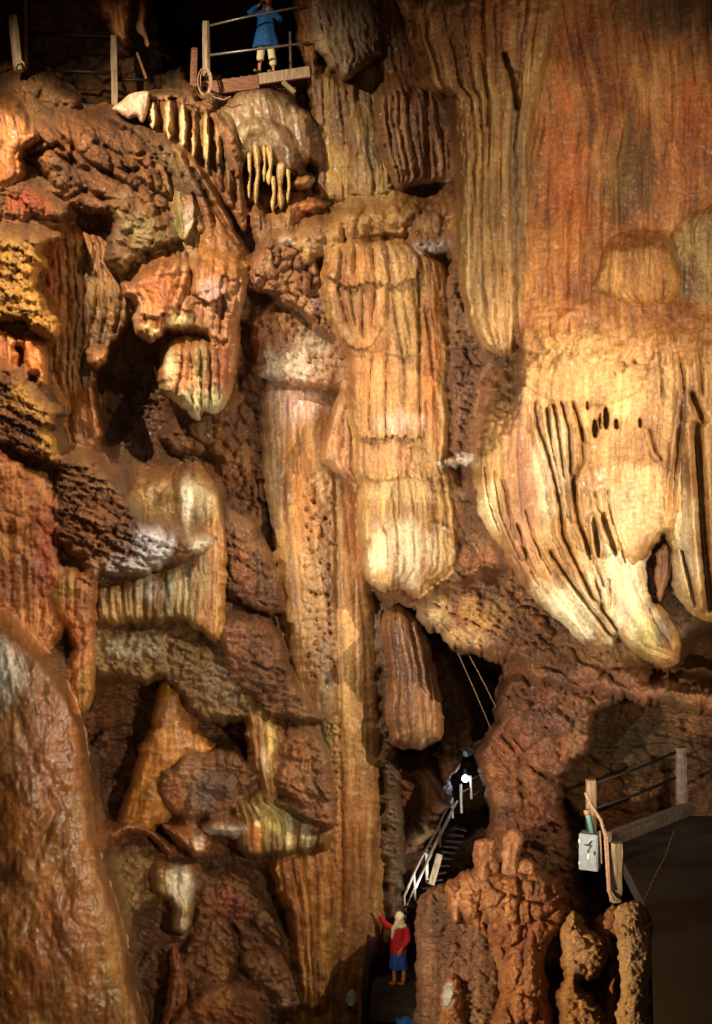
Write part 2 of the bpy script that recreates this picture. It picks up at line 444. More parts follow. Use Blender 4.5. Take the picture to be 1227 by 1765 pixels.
        CDEP[j0:j1, i0:i1] = np.where(ins, np.minimum(cd, dep), cd)
        COVER[j0:j1, i0:i1] = np.where(ins & (w > .25), dep, COVER[j0:j1, i0:i1])
        CCOL[j0:j1, i0:i1] = np.where(ins[..., None], col, cc_)
    idx = -np.ones((ny, nx), np.int64)
    used = np.zeros((ny, nx), bool)
    used[:-1, :-1] |= cell; used[1:, :-1] |= cell; used[:-1, 1:] |= cell; used[1:, 1:] |= cell
    idx[used] = np.arange(used.sum())
    X = (px - CX) / F * dep; Z = HC - (py - CY) / F * dep
    V = np.stack([X[used], dep[used], Z[used]], 1); C = col[used]
    jj, ii = np.nonzero(cell)
    a = idx[jj, ii]; b = idx[jj, ii + 1]; c = idx[jj + 1, ii + 1]; d = idx[jj + 1, ii]
    Fq = np.stack([a, d, c, b], 1)
    # rim edges -> skirt running back to the wall, drawn inwards so the mass closes behind
    cp = np.pad(cell, 1)
    E = []
    up = cell & ~cp[:-2, 1:-1]; j, i = np.nonzero(up); E.append(np.stack([idx[j, i], idx[j, i + 1]], 1))
    dn = cell & ~cp[2:, 1:-1]; j, i = np.nonzero(dn); E.append(np.stack([idx[j + 1, i + 1], idx[j + 1, i]], 1))
    lf = cell & ~cp[1:-1, :-2]; j, i = np.nonzero(lf); E.append(np.stack([idx[j + 1, i], idx[j, i]], 1))
    rt = cell & ~cp[1:-1, 2:]; j, i = np.nonzero(rt); E.append(np.stack([idx[j, i + 1], idx[j + 1, i + 1]], 1))
    E = np.concatenate(E)
    rim, inv = np.unique(E, return_inverse=True); inv = inv.reshape(E.shape)
    gyd, gxd = np.gradient(np.where(ins, dist, -dist).astype(float))
    gl = np.hypot(gxd, gyd) + 1e-6
    pxu, pyu, du = px[used][rim], py[used][rim], dep[used][rim]
    nxu, nyu = (gxd / gl)[used][rim], (gyd / gl)[used][rim]
    base = len(V); n = len(rim); rings = []
    if lean: back = min(back, 1.2)
    for (bk, ins_) in ((0.3, 0.05), (0.7, 0.2), (1.0, 0.45)) if lean == 0 else ((0.25, 0.0), (0.6, 0.05), (1.0, 0.1)):
        dd = du + back * bk
        jx = pxu + nxu * R * ins_ * 0.8 + 1.5 * fbm(pxu / 11, pyu / 11 + bk * 5, seed, 2) * 2
        jy = pyu + nyu * R * ins_ * 0.8
        rings.append(np.stack([(jx - CX) / F * dd, dd, HC - (jy - CY) / F * dd], 1))
    V = np.concatenate([V] + rings); C = np.concatenate([C] + [C[rim]] * 3)
    if lean: pass
    prev = rim
    for k in range(3):
        cur = base + k * n + np.arange(n)
        Fq = np.concatenate([Fq, np.stack([prev[inv[:, 0]], prev[inv[:, 1]], cur[inv[:, 1]], cur[inv[:, 0]]], 1)])
        prev = cur
    # local origin at the body's foot
    org = np.array([V[:, 0].mean(), V[:, 1].min(), V[:, 2].min()])
    o = link_mesh(name, V - org, Fq, MATS[mat], parent, C)
    o.location = org
    if label: o['label'] = label
    if cat: o['category'] = cat
    if kind: o['kind'] = kind
    if group: o['group'] = group
    return o

# ================================================================== THE CAVE
# ---- continuous rock behind and between the formations: its depth follows what grows out of it
QUEUE = []
def B(*a, **k): QUEUE.append((a, k))

HOLES = [(420, 20, 150, 130, 46), (560, -20, 20, 20, 36), (815, 1215, 55, 90, 44), (700, 1170, 70, 120, 32.5), (235, 700, 52, 74, 31.6), (200, 30, 130, 150, 33.6), (690, 1740, 70, 90, 37),
         (1150, 1420, 260, 240, 32.6), (300, 1260, 150, 100, 32), (700, 1420, 55, 140, 33), (800, 1450, 60, 120, 35), (400, 1640, 60, 60, 31), (525, 200, 14, 110, 33), (1010, 1640, 240, 160, 36),
         (262, 190, 110, 26, 30.6), (300, 290, 26, 50, 29.8), (770, 1320, 40, 60, 36), (804, 1350, 66, 84, 37.5)]
NEAR = [(1150, 1300, 130, 60, 30)]

def cave_wall():
    cs = 14.0
    cx_, cy_ = np.meshgrid(np.arange(-900, 2130, cs), np.arange(-700, 2060, cs))
    dm = np.full(cx_.shape, 34.0); wt = np.full(cx_.shape, 0.02)
    for a, k in QUEUE:
        if k.get('lean', 1.0) == 0: continue
        p = np.array(a[3], float); m = inside(cx_, cy_, p)
        if m.sum() < 2: continue
        off = 0.42 if k.get('mat', 'flow') == 'rough' else 1.0
        m2 = m & ((wt < 1) | (a[4] + off < dm))
        dm[m2] = a[4] + off; wt[m2] = 1
    def blur(q, n):
        for _ in range(n):
            q = np.pad(q, 1, 'edge'); q = (q[:-2, 1:-1] + q[2:, 1:-1] + q[1:-1, :-2] + q[1:-1, 2:] + 2 * q[1:-1, 1:-1]) / 6
        return q
    num = blur(dm * wt, 5); den = blur(wt, 5); dm = num / den
    dm = blur(dm, 1)
    def axis(g0, n, a0, a1, coarse):
        return np.concatenate([np.arange(a0, g0 - 2, coarse), g0 + LS * np.arange(n), np.arange(g0 + LS * n + 8, a1, coarse)])
    ax = axis(GX0, GNX, -880, 2100, 14); ay = axis(GY0, GNY, -680, 2040, 14)
    ia = int(np.argmin(np.abs(ax - GX0))); ja = int(np.argmin(np.abs(ay - GY0)))
    gx, gy = np.meshgrid(ax, ay); gx = gx.astype(np.float32); gy = gy.astype(np.float32)
    ix = (gx + 900) / cs; iy = (gy + 700) / cs; i0 = ix.astype(int); j0 = iy.astype(int); fx = ix - i0; fy = iy - j0
    i1 = np.minimum(i0 + 1, dm.shape[1] - 1); j1 = np.minimum(j0 + 1, dm.shape[0] - 1)
    dep = (dm[j0, i0] * (1 - fx) + dm[j0, i1] * fx) * (1 - fy) + (dm[j1, i0] * (1 - fx) + dm[j1, i1] * fx) * fy
    wob = 0.5 * fbm(gx / 30, gy / 30, 88, 3)
    for (bx, by, rx, ry, dd) in HOLES:
        q = ((gx - bx) / rx) ** 2 + ((gy - by) / ry) ** 2 + wob
        w = 1 - sst(0.6, 1.25, q)
        dep = dep + np.maximum(dd - dep, 0) * w
    h = relief(gx, gy, gx + 20 * fbm(gx / 120, gy / 200, 5, 2), gy * 0, [('lump', 58, 20, 1.3, 50), ('lump', 24, 9, 1.4, 30), ('rough', 22, 12), ('flute', 19, 9, 12), ('strata', 17, 5, 12), ('terr', 46, 12, 8), ('rough', 8, 3)], 900, None)
    h += 30 * fbm(gx / 140, gy / 180, 77, 3)
    dep = dep - h / 74
    sx = np.clip((np.abs(gx - CX) - 760) / 760, 0, 1); sy = np.clip((-gy - 60) / 640, 0, 1)
    dep = dep * (1 - 0.28 * sst(0, 1, sx)) * (1 - 0.12 * sst(0, 1, sy))      # the cave closes round the viewer
    C = colour(gx, gy, gx, gy * 0, ('2c190d', '4c2e18', '74492a'), 900, [('3a3418', 230, 90, 160, 90, .6), ('2c2612', 1120, 1300, 160, 120, .7), ('a87c4c', 560, 520, 160, 160, .5)], None, .5)  # dark base colour deepens the gaps: shade painted into the wall
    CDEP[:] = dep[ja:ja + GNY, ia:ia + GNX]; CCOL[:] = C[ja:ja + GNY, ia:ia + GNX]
    return gx, gy, dep, C, ja, ia

def cave_wall_mesh(gx, gy, dep, C, ja, ia):
    """where formations now cover the rock the sheet stays behind them and needs no fine cells"""
    dep = dep.copy(); dep[ja:ja + GNY, ia:ia + GNX] = np.maximum(dep[ja:ja + GNY, ia:ia + GNX], COVER + 0.08)
    X = (gx - CX) / F * dep; Z = HC - (gy - CY) / F * dep
    V = np.stack([X.ravel(), dep.ravel(), Z.ravel()], 1)
    ny, nx = gx.shape; i = np.arange(ny * nx).reshape(ny, nx)
    hid = np.zeros((ny, nx), bool)
    hid[ja:ja + GNY, ia:ia + GNX] = CDEP < dep[ja:ja + GNY, ia:ia + GNX] - 0.25
    hp = hid.copy()
    for _ in range(9): 
        hp = np.pad(hp, 1, 'edge'); hp = hp[1:-1, 1:-1] & hp[:-2, 1:-1] & hp[2:, 1:-1] & hp[1:-1, :-2] & hp[1:-1, 2:]
    # deep under the formations: cells merged four by four
    Q = np.stack([i[:-1, :-1], i[1:, :-1], i[1:, 1:], i[:-1, 1:]], -1)
    keep = np.ones((ny - 1, nx - 1), bool); big = []
    for j in range(0, ny - 5, 4):
        row = hp[j:j + 5]
        for k in range(0, nx - 5, 4):
            if row[0, k] and row[4, k] and row[0, k + 4] and row[4, k + 4] and row[:, k:k + 5].all():
                keep[j:j + 4, k:k + 4] = False; big.append((i[j, k], i[j + 4, k], i[j + 4, k + 4], i[j, k + 4]))
    Q = np.concatenate([Q[keep], np.array(big).reshape(-1, 4)])
    u, inv = np.unique(Q, return_inverse=True)
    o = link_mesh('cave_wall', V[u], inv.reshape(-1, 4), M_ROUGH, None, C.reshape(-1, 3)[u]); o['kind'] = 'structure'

def cave_floor():
    xs = np.linspace(-30, 30, 240); ys = np.linspace(4, 44, 160)
    gx, gy = np.meshgrid(xs, ys)
    z = 0.15 + 0.5 * fbm(gx / 3, gy / 3, 5, 4) + 0.12 * ridged(gx, gy, 8, 3)
    V = np.stack([gx.ravel(), gy.ravel(), z.ravel()], 1)
    ny, nx = gx.shape; i = np.arange(ny * nx).reshape(ny, nx)
    Q = np.stack([i[:-1, :-1].ravel(), i[:-1, 1:].ravel(), i[1:, 1:].ravel(), i[1:, :-1].ravel()], 1)
    C = colour(gx * 60, gy * 60, gx * 60, gy * 0, 'dark', 33, None, None, .3).reshape(-1, 3)
    o = link_mesh('cave_floor', V, Q, M_ROUGH, None, C); o['kind'] = 'structure'

cave_floor()
DR, ST, SG, LD, CO, BO, WL = 'drapery', 'stalactite', 'stalagmite', 'ledge', 'column', 'boulder', 'rock wall'

# ---- top left: hollow behind the walkway
B('rock_outcrop', 'brown blocky rock face behind the dark handrails at top left', WL,
  [(46, -60), (180, -60), (215, 20), (240, 60), (256, 120), (262, 170), (190, 205), (100, 205), (44, 170)], 32.5, 20, 60,
  [('lump', 46, 16, .7, 90), ('rough', 24, 6), ('line', [(138, 60), (146, 90), (150, 124)], 2.5, -9)], 'brown', spots=[('4a4a1c', 110, 120, 50, 60, .5), ('9c501c', 140, 20, 40, 30, .6)], mat='rough')
B('stalactite', 'brown fluted stalactite hanging from the frame top beside the thin post', ST,
  [(168, -60), (226, -60), (223, 20), (218, 60), (216, 80), (208, 78), (196, 60), (186, 40), (172, 15)], 30.4, 22, 24, [('flute', 12, 6)], 'orange', back=1.5)
B('stalactite', 'thin reddish stalactite with a knobbly tip next to the black tunnel mouth', ST,
  [(242, -10), (250, 14), (252, 50), (257, 70), (255, 84), (248, 78), (246, 62), (236, 52), (235, 36), (240, 15)], 30.6, 8, 8, [('rough', 9, 3)], 'rust', back=.6, lean=0)
B('rock_outcrop', 'knobbly dark brown outcrop under the stubby wooden post', BO,
  [(-40, 150), (10, 120), (45, 112), (85, 122), (120, 150), (138, 172), (128, 190), (95, 190), (60, 195), (0, 195), (-40, 190)], 29.6, 26, 34,
  [('lump', 26, 10), ('rough', 12, 4)], 'brown', mat='rough')

# ---- top centre
B('stalactite', 'broad grey shield of flowstone hanging above the olive column', ST,
  [(538, -60), (652, -60), (655, 20), (653, 70), (655, 92), (628, 118), (598, 140), (578, 128), (556, 96), (542, 60)], 28.6, 34, 46,
  [('strata', 11, 5, 62), ('flute', 13, 6), ('line', [(600, 138), (625, 112), (652, 92)], 3, -8)], 'grey', tip=('8c8274', .75, 1), streak=.8)
B('drapery', 'narrow reddish rock fin bordering the black tunnel mouth', DR,
  [(508, -60), (540, -60), (546, 60), (552, 150), (556, 230), (558, 345), (546, 345), (543, 250), (536, 170), (529, 110), (516, 60)], 29.4, 20, 14, [('flute', 9, 5)], 'brown',
  spots=[('a4602c', 532, 60, 16, 50, .7)], back=2.5)
B('column', 'olive fluted column under the grey hanging shield', CO,
  [(545, 110), (600, 110), (660, 80), (668, 200), (676, 330), (650, 352), (556, 350), (550, 250)], 29.6, 40, 55,
  [('flute', 20, 9), ('grain', 6, 2)], 'olive', spots=[('b08c3c', 580, 300, 26, 70, .6)], mat='flow')
B('column', 'short dark stump of flowstone leaning on the olive column', CO,
  [(598, 196), (622, 182), (648, 192), (664, 240), (670, 335), (612, 340), (604, 270)], 29.1, 24, 26, [('flute', 13, 6)], 'olive', back=1)
B('drapery', 'dark brown ribbed drapery between grey shield and orange wall, at the frame top', DR,
  [(646, -60), (716, -60), (712, 40), (735, 120), (752, 160), (700, 165), (664, 140), (654, 90), (652, 20)], 29, 26, 34, [('flute', 17, 9), ('rough', 14, 3)], 'brown')
B('drapery', 'mauve brown pleated drapery hanging over the central dome', DR,
  [(648, 150), (664, 128), (700, 118), (732, 124), (752, 150), (776, 168), (788, 230), (790, 310), (765, 318), (720, 322), (690, 330), (674, 300), (656, 240)], 28.3, 34, 32,
  [('flute', 13, 11, 22), ('line', [(735, 160), (738, 310)], 4, -16), ('terr', 60, 5)], 'mauve', spots=[('8a5a2c', 690, 160, 40, 40, .7)], streak=.7)

# ---- right: the great orange drapery wall
B('flowstone_wall', 'huge rust orange flowstone wall filling the top right', WL,
  [(850, -60), (1300, -60), (1300, 600), (1000, 600), (890, 580), (885, 300), (900, 180)], 25.4, 30, 60,
  [('flute', 38, 8, 26), ('grain', 9, 3.0), ('rough', 10, 1.6)], 'rust',
  spots=[('c46a34', 975, 330, 45, 190, .75), ('4e4420', 1085, 300, 50, 110, .75), ('342a12', 1170, 20, 120, 60, .8), ('b08040', 905, 330, 30, 190, .5), ('a04c20', 1190, 190, 50, 70, .7), ('c88840', 960, 430, 60, 80, .6)], streak=.6, calm=.35, tilt=(0, -.12))
B('drapery', 'long tan drapery sweeping from the frame top to a rounded foot mid picture', DR,
  [(700, -60), (705, 50), (722, 100), (745, 155), (768, 165), (778, 200), (788, 260), (790, 400), (797, 500), (812, 560), (832, 596), (862, 614), (888, 600), (903, 480), (905, 350), (915, 220), (940, 120), (960, 20), (960, -60)], 25.3, 56, 95,
  [('flute', 26, 9, 30), ('grain', 7, 3), ('line', [(868, 95), (880, 130), (890, 185)], 4, -26), ('line', [(826, 95), (838, 150), (840, 215)], 3, -12),
   ('line', [(888, 130), (885, 250), (890, 480)], 7, -9), ('line', [(925, 180), (912, 330), (905, 430)], 4, 8), ('rough', 12, 2)], 'tan',
  spots=[('6c3818', 790, 60, 110, 90, .75), ('8c4c24', 850, 30, 60, 80, .6), ('5c5044', 888, 300, 18, 200, .65), ('c0a064', 812, 480, 30, 140, .5), ('8a7038', 845, 420, 30, 150, .4)], streak=.7, calm=.3, top=90, side=10)
B('flowstone_dome', 'small golden ribbed bulge high on the orange wall', LD,
  [(1026, 505), (1030, 470), (1040, 420), (1062, 396), (1100, 386), (1148, 394), (1162, 420), (1168, 505), (1110, 530)], 24.9, 46, 50, [('flute', 10, 4), ('grain', 5, 2)], 'amber', back=1.2, calm=.3, top=50, side=10)
B('drapery', 'dark creased drapery by the frame edge, right of the golden bulge', DR,
  [(1150, 400), (1170, 370), (1200, 350), (1300, 330), (1300, 520), (1200, 520), (1160, 500)], 25.3, 40, 36, [('flute', 16, 11), ('rough', 14, 4)], 'olive', back=1.5)
folds = []
for pts, wd, am in (
    ([(922, 698), (929, 741), (946, 793), (965, 871), (969, 922), (995, 978), (1021, 1030), (1056, 1077), (1081, 1116)], 3.2, 15),
    ([(941, 706), (950, 767), (961, 812), (968, 850)], 2.4, 12), ([(954, 700), (965, 767), (971, 819)], 2.2, 11), ([(931, 700), (940, 760), (954, 815), (962, 860)], 2.2, 10),
    ([(967, 694), (980, 741), (983, 810), (991, 853), (995, 905), (1021, 957), (1040, 1010)], 2.6, 13), ([(987, 694), (1000, 737), (1008, 762)], 2.4, 12),
    ([(1002, 741), (1005, 793), (987, 828), (991, 875), (1008, 927), (1021, 978), (1038, 1043)], 2.8, 12), ([(1025, 892), (1030, 957)], 2.6, 24), ([(1038, 890), (1060, 952)], 3.4, 30),
    ([(1025, 849), (1034, 896)], 2.2, 9), ([(1045, 846), (1052, 890), (1078, 970)], 2.0, 12), ([(948, 952), (980, 1000), (1012, 1039), (1077, 1125)], 3.2, 13),
    ([(836, 806), (845, 871), (870, 935), (909, 1000)], 2.6, 7), ([(852, 815), (862, 880), (890, 950), (930, 1010)], 2.4, 6), ([(866, 828), (883, 914), (922, 991)], 2.4, 7), ([(892, 905), (909, 961)], 2.2, 10),
    ([(905, 880), (920, 930), (950, 990)], 2, 6), ([(1200, 733), (1206, 828), (1211, 914), (1224, 1047)], 5, 42), ([(1150, 552), (1176, 642), (1178, 698), (1168, 767), (1159, 849), (1155, 927)], 3, 13),
    ([(1155, 596), (1160, 624)], 3, 18), ([(1176, 952), (1188, 1000), (1200, 1047)], 2.4, 15), ([(1211, 552), (1204, 621), (1210, 680)], 3, 11), ([(1193, 682), (1212, 728)], 5, 26), ([(1130, 580), (1138, 640), (1142, 700)], 2, 6),
    ([(1118, 740), (1130, 780), (1138, 792)], 2.4, 8), ([(952, 505), (945, 540), (948, 585)], 3.4, 9), ([(1050, 1000), (1052, 1060)], 1.8, 7), ([(1040, 1085), (1062, 1105), (1085, 1128)], 2, 9)):
    folds.append(('line', pts, wd * 1.25, -am * .8))
    folds.append(('line', [(x - wd * 2.8, y) for x, y in pts], wd * 1.6, am * .55))
    folds.append(('line', [(x + wd * 3.0, y) for x, y in pts], wd * 1.6, am * .3))
HLS = [('hole', x, y, rx, ry, am) for x, y, rx, ry, am in ((1025, 739, 5, 16, 40), (1034, 726, 2.5, 13, 22), (1044, 721, 5, 19, 42), (1062, 731, 4, 9, 30), (1103, 729, 3, 9, 20), (1012, 699, 3, 8, 18), (966, 490, 4, 10, 22), (981, 485, 4, 10, 22), (994, 482, 4, 8, 20), (1039, 478, 8, 16, 44))]
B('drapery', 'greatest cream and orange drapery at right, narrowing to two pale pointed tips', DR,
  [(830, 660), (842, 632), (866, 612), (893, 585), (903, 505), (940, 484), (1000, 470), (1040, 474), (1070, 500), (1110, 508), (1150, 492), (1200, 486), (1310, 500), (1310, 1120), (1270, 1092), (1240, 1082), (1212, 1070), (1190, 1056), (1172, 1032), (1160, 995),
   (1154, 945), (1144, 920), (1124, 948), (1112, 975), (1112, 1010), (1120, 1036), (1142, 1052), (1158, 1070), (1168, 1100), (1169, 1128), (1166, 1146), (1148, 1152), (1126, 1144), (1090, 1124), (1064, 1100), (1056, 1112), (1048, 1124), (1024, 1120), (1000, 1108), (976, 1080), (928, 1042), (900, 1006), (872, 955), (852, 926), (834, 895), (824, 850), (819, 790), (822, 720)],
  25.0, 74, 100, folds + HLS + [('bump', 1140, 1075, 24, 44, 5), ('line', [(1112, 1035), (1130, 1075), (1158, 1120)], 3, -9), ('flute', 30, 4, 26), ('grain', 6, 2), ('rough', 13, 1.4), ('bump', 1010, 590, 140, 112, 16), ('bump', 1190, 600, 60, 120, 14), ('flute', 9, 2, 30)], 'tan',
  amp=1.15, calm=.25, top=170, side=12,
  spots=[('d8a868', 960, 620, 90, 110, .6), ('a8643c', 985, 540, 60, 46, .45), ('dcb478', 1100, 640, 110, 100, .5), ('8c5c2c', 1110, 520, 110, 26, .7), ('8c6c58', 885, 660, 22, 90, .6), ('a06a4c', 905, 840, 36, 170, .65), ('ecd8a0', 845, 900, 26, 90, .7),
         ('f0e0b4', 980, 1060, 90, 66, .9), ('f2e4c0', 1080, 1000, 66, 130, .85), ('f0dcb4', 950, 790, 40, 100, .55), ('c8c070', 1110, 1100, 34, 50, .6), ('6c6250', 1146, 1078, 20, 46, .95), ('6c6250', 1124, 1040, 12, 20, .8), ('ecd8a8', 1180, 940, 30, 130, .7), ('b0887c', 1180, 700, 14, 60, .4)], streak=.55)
B('flowstone_dome', 'smooth pale forehead bulge left of the dark pocket in the great drapery', LD,
  [(994, 868), (1006, 820), (1042, 796), (1090, 788), (1138, 800), (1160, 828), (1158, 880), (1146, 916), (1120, 946), (1092, 975), (1064, 958), (1032, 930), (1002, 900)], 24.46, 14, 70,
  [('grain', 8, 1.6), ('line', [(1038, 878), (1050, 915), (1062, 950)], 3, -16), ('line', [(1024, 880), (1030, 915), (1036, 940)], 2.6, -14), ('line', [(1052, 870), (1068, 930)], 2, -8), ('rough', 18, 1.4)], 'tan', mat='smooth',
  amp=1, calm=.2, top=40, side=40, spots=[('dcc090', 1080, 890, 80, 80, .7), ('c89c60', 1080, 808, 90, 26, .5)], streak=.4)
B('rock_outcrop', 'rough grey rock lining the dark pocket in the cream drapery', BO,
  [(1095, 960), (1130, 950), (1165, 940), (1190, 1010), (1200, 1070), (1175, 1100), (1150, 1085), (1115, 1040)], 25.6, 16, 30, [('rough', 12, 9)], 'grey', mat='rough')
B('stalactite', 'small brown stalactite hanging inside the dark pocket', ST,
  [(1132, 955), (1150, 935), (1160, 970), (1152, 1000), (1143, 1030), (1136, 1036), (1130, 1010)], 25, 12, 12, [('flute', 9, 4)], 'mauve', back=.6, lean=0)
# ---- right, under the drapery
B('rock_wall', 'dark olive rock band with level seams under the cream drapery', WL,
  [(860, 1120), (960, 1110), (1100, 1110), (1300, 1080), (1300, 1460), (1180, 1430), (1060, 1450), (980, 1400), (940, 1300), (900, 1240), (882, 1180)], 30.9, 26, 50,
  [('scale', 16, 9, 3.5, 8), ('strata', 16, 12, 8), ('lump', 60, 14, 2.4, 8), ('rough', 18, 5)], 'brown', mat='rough', spots=[('3c3616', 1110, 1290, 120, 70, .75), ('7a3c2c', 960, 1180, 90, 60, .7)])
B('rock_column', 'red brown crusty rock column swelling out below the shelf, behind the stalagmite cluster', CO,
  [(852, 1222), (858, 1196), (876, 1160), (930, 1150), (1000, 1160), (1070, 1172), (1062, 1214), (1022, 1236), (1016, 1290), (996, 1318), (976, 1336), (966, 1380), (984, 1450), (1002, 1540), (1004, 1650), (900, 1660), (846, 1570), (832, 1500), (842, 1440), (846, 1390), (832, 1330), (820, 1290), (846, 1262), (860, 1240)], 27.8, 50, 60,
  [('strata', 13, 7, 52), ('scale', 12, 6, 1.8, 50), ('rough', 13, 6), ('lump', 40, 12), ('line', [(868, 1270), (900, 1312), (950, 1345), (985, 1340)], 5, -14), ('terr', 40, 12, 24)], ('38190e', '66341e', '945638'), mat='rough', top=30, side=12, back=2,
  spots=[('5c3c34', 950, 1240, 60, 50, .5), ('a0603c', 880, 1290, 40, 26, .5)])
B('rock_ledge', 'crusty golden overhang with a fringed lip below the cream folds', LD,
  [(722, 1036), (745, 1015), (775, 1000), (810, 984), (860, 975), (905, 985), (950, 1030), (1000, 1075), (1060, 1110), (1120, 1150), (1220, 1160), (1300, 1190), (1300, 1240), (1150, 1215), (1000, 1190), (930, 1180), (905, 1150), (880, 1135), (840, 1135), (800, 1120), (775, 1108), (745, 1086), (726, 1066)], 26.4, 40, 40,
  [('scale', 12, 7, 1.8, 18), ('rough', 11, 8), ('lump', 32, 12, 1.8, 25), ('strata', 16, 5, 20)], 'brown', mat='rough', fringe=12, 
  spots=[('e0c088', 752, 1052, 36, 40, .9), ('c89454', 830, 1060, 70, 36, .75), ('d8b078', 800, 1100, 70, 20, .7), ('7a4c34', 1080, 1180, 160, 40, .8)])
B('stalactite', 'mauve bell of smooth folds hanging over the stairway', ST,
  [(655, 1080), (668, 1052), (692, 1044), (718, 1062), (738, 1105), (752, 1160), (762, 1220), (764, 1262), (748, 1284), (715, 1292), (684, 1288), (670, 1270), (664, 1220), (668, 1160), (660, 1120)], 28.4, 58, 52,
  [('flute', 17, 8, 30), ('grain', 8, 2)], 'mauve', mat='smooth', tip=('b89c8c', .9, 1.0), streak=.6, back=2, lean=0)
B('rock_slope', 'black-brown slope falling behind the mauve bell', BO,
  [(735, 1095), (760, 1110), (800, 1160), (815, 1230), (820, 1290), (790, 1300), (760, 1290), (745, 1200)], 31.2, 30, 40, [('rough', 18, 10), ('lump', 30, 8)], 'dark', mat='rough')
B('rock_lump', 'glistening pale knobbly rock directly left of the lit bulb', BO,
  [(748, 1296), (764, 1272), (786, 1270), (792, 1300), (786, 1330), (772, 1345), (764, 1372), (760, 1345), (756, 1318)], 30.6, 20, 18, [('rough', 8, 8), ('lump', 10, 5)], 'pink', mat='rough', back=.5, side=5, spots=[('6a4c34', 770, 1300, 20, 20, .6)])
B('rock_slope', 'brown scree slope between the tall column and the stair rails', BO,
  [(668, 1290), (700, 1296), (740, 1292), (765, 1330), (772, 1380), (750, 1420), (735, 1450), (700, 1480), (680, 1480), (668, 1400)], 30.8, 26, 40,
  [('strata', 13, 8, 40), ('lump', 34, 12, 1.6, 40), ('rough', 12, 5)], 'brown', mat='rough', spots=[('a86030', 725, 1320, 26, 20, .7), ('a08050', 730, 1430, 30, 26, .7)])

# ---- centre: stacked tiers
B('rock_wall', 'brown rock mass behind the stacked tiers', WL,
  [(500, 430), (560, 400), (650, 410), (800, 415), (835, 560), (856, 640), (830, 720), (826, 830), (850, 900), (905, 985), (850, 1020), (740, 1000), (640, 900), (606, 760), (570, 640), (510, 560)], 28.8, 30, 60,
  [('lump', 40, 14), ('rough', 16, 5)], 'mauve', mat='rough', spots=[('6a3c20', 800, 900, 80, 120, .8)])
B('flowstone_dome', 'rounded tan dome topping the central stack', LD,
  [(514, 410), (522, 380), (545, 362), (575, 362), (600, 340), (650, 334), (700, 324), (760, 322), (792, 332), (796, 440), (770, 448), (720, 432), (700, 418), (640, 415), (618, 430), (590, 440), (560, 452), (528, 450)], 28.1, 54, 50,
  [('lump', 52, 10, .9), ('flute', 30, 7), ('rough', 22, 3), ('line', [(596, 345), (590, 380), (596, 430)], 4, -10)], 'tan', spots=[('a88868', 545, 400, 30, 40, .8), ('6a4028', 740, 360, 60, 30, .7)], streak=.5, top=50)
B('rock_crust', 'pinkish white crust patch on the right of the central dome', LD,
  [(702, 400), (722, 388), (752, 392), (786, 388), (790, 424), (768, 436), (745, 444), (720, 440), (706, 424)], 27.5, 20, 20, [('rough', 11, 9), ('lump', 16, 6)], 'pink', mat='rough', back=1.2, spots=[('d8c8c0', 740, 425, 36, 16, .9)])
B('flowstone_tiers', 'tall stack of peach and cream flowstone tiers with dripping hems in mid picture', DR,
  [(560, 450), (575, 426), (600, 416), (640, 410), (700, 412), (750, 440), (770, 470), (776, 560), (780, 700), (778, 800), (790, 830), (802, 880), (806, 940), (800, 980), (778, 996), (756, 1004), (735, 1026), (712, 1028), (695, 1014), (680, 1012), (662, 1022), (644, 1006), (630, 975), (623, 900), (622, 838), (613, 800), (612, 752), (603, 705), (606, 640), (598, 605), (578, 570), (562, 520)],
  27.6, 56, 62, [('lip', [(560, 472), (600, 492), (640, 482), (680, 488), (722, 470)], 46, 12, 9), ('lip', [(562, 560), (590, 586), (615, 600), (640, 592), (662, 556)], 80, 17, 6), ('lip', [(690, 520), (720, 530), (770, 522)], 40, 5, 8),
   ('lip', [(602, 744), (640, 752), (680, 746), (724, 752)], 130, 17, 12), ('lip', [(610, 814), (650, 824), (690, 818), (730, 822), (765, 812)], 66, 13, 7), ('lip', [(604, 612), (650, 600), (700, 614), (724, 606)], 40, 6, 4), ('lip', [(700, 905), (740, 900), (790, 912)], 60, 7, 6),
   ('line', [(722, 470), (724, 600), (722, 752)], 3.4, -11), ('line', [(772, 470), (776, 640), (774, 780)], 3, -8), ('line', [(590, 430), (584, 500), (600, 560)], 3, -9), ('line', [(612, 424), (610, 470)], 2.6, -8), ('line', [(642, 420), (646, 500), (640, 560)], 3, -9), ('line', [(625, 500), (624, 580)], 2.4, -8),
   ('line', [(604, 495), (612, 560)], 2.2, -8), ('line', [(668, 425), (672, 480), (666, 560), (664, 740)], 2.6, -5), ('line', [(640, 620), (636, 740)], 2.4, -5), ('line', [(696, 620), (702, 740)], 2.2, -5), ('line', [(650, 760), (652, 818)], 2, -5), ('line', [(690, 760), (688, 1000)], 2.4, -4),
   ('flute', 22, 6, 22), ('flute', 9, 2.4, 26), ('grain', 6, 2), ('rough', 16, 2), ('bump', 745, 945, 48, 46, 10)], 'tan', amp=1.15, calm=.35, top=20, side=20, fringe=7,
  spots=[('b8743c', 600, 460, 50, 50, .5), ('c8844c', 640, 640, 50, 70, .5), ('a85c1c', 745, 620, 20, 170, .8), ('ddb4a0', 690, 730, 46, 24, .8), ('d8a070', 660, 790, 56, 30, .5), ('ecd6ac', 690, 950, 70, 70, .85), ('dcbc84', 700, 850, 70, 30, .5), ('a07a3c', 770, 850, 30, 30, .5), ('b06a50', 640, 540, 30, 60, .4)], streak=.6)
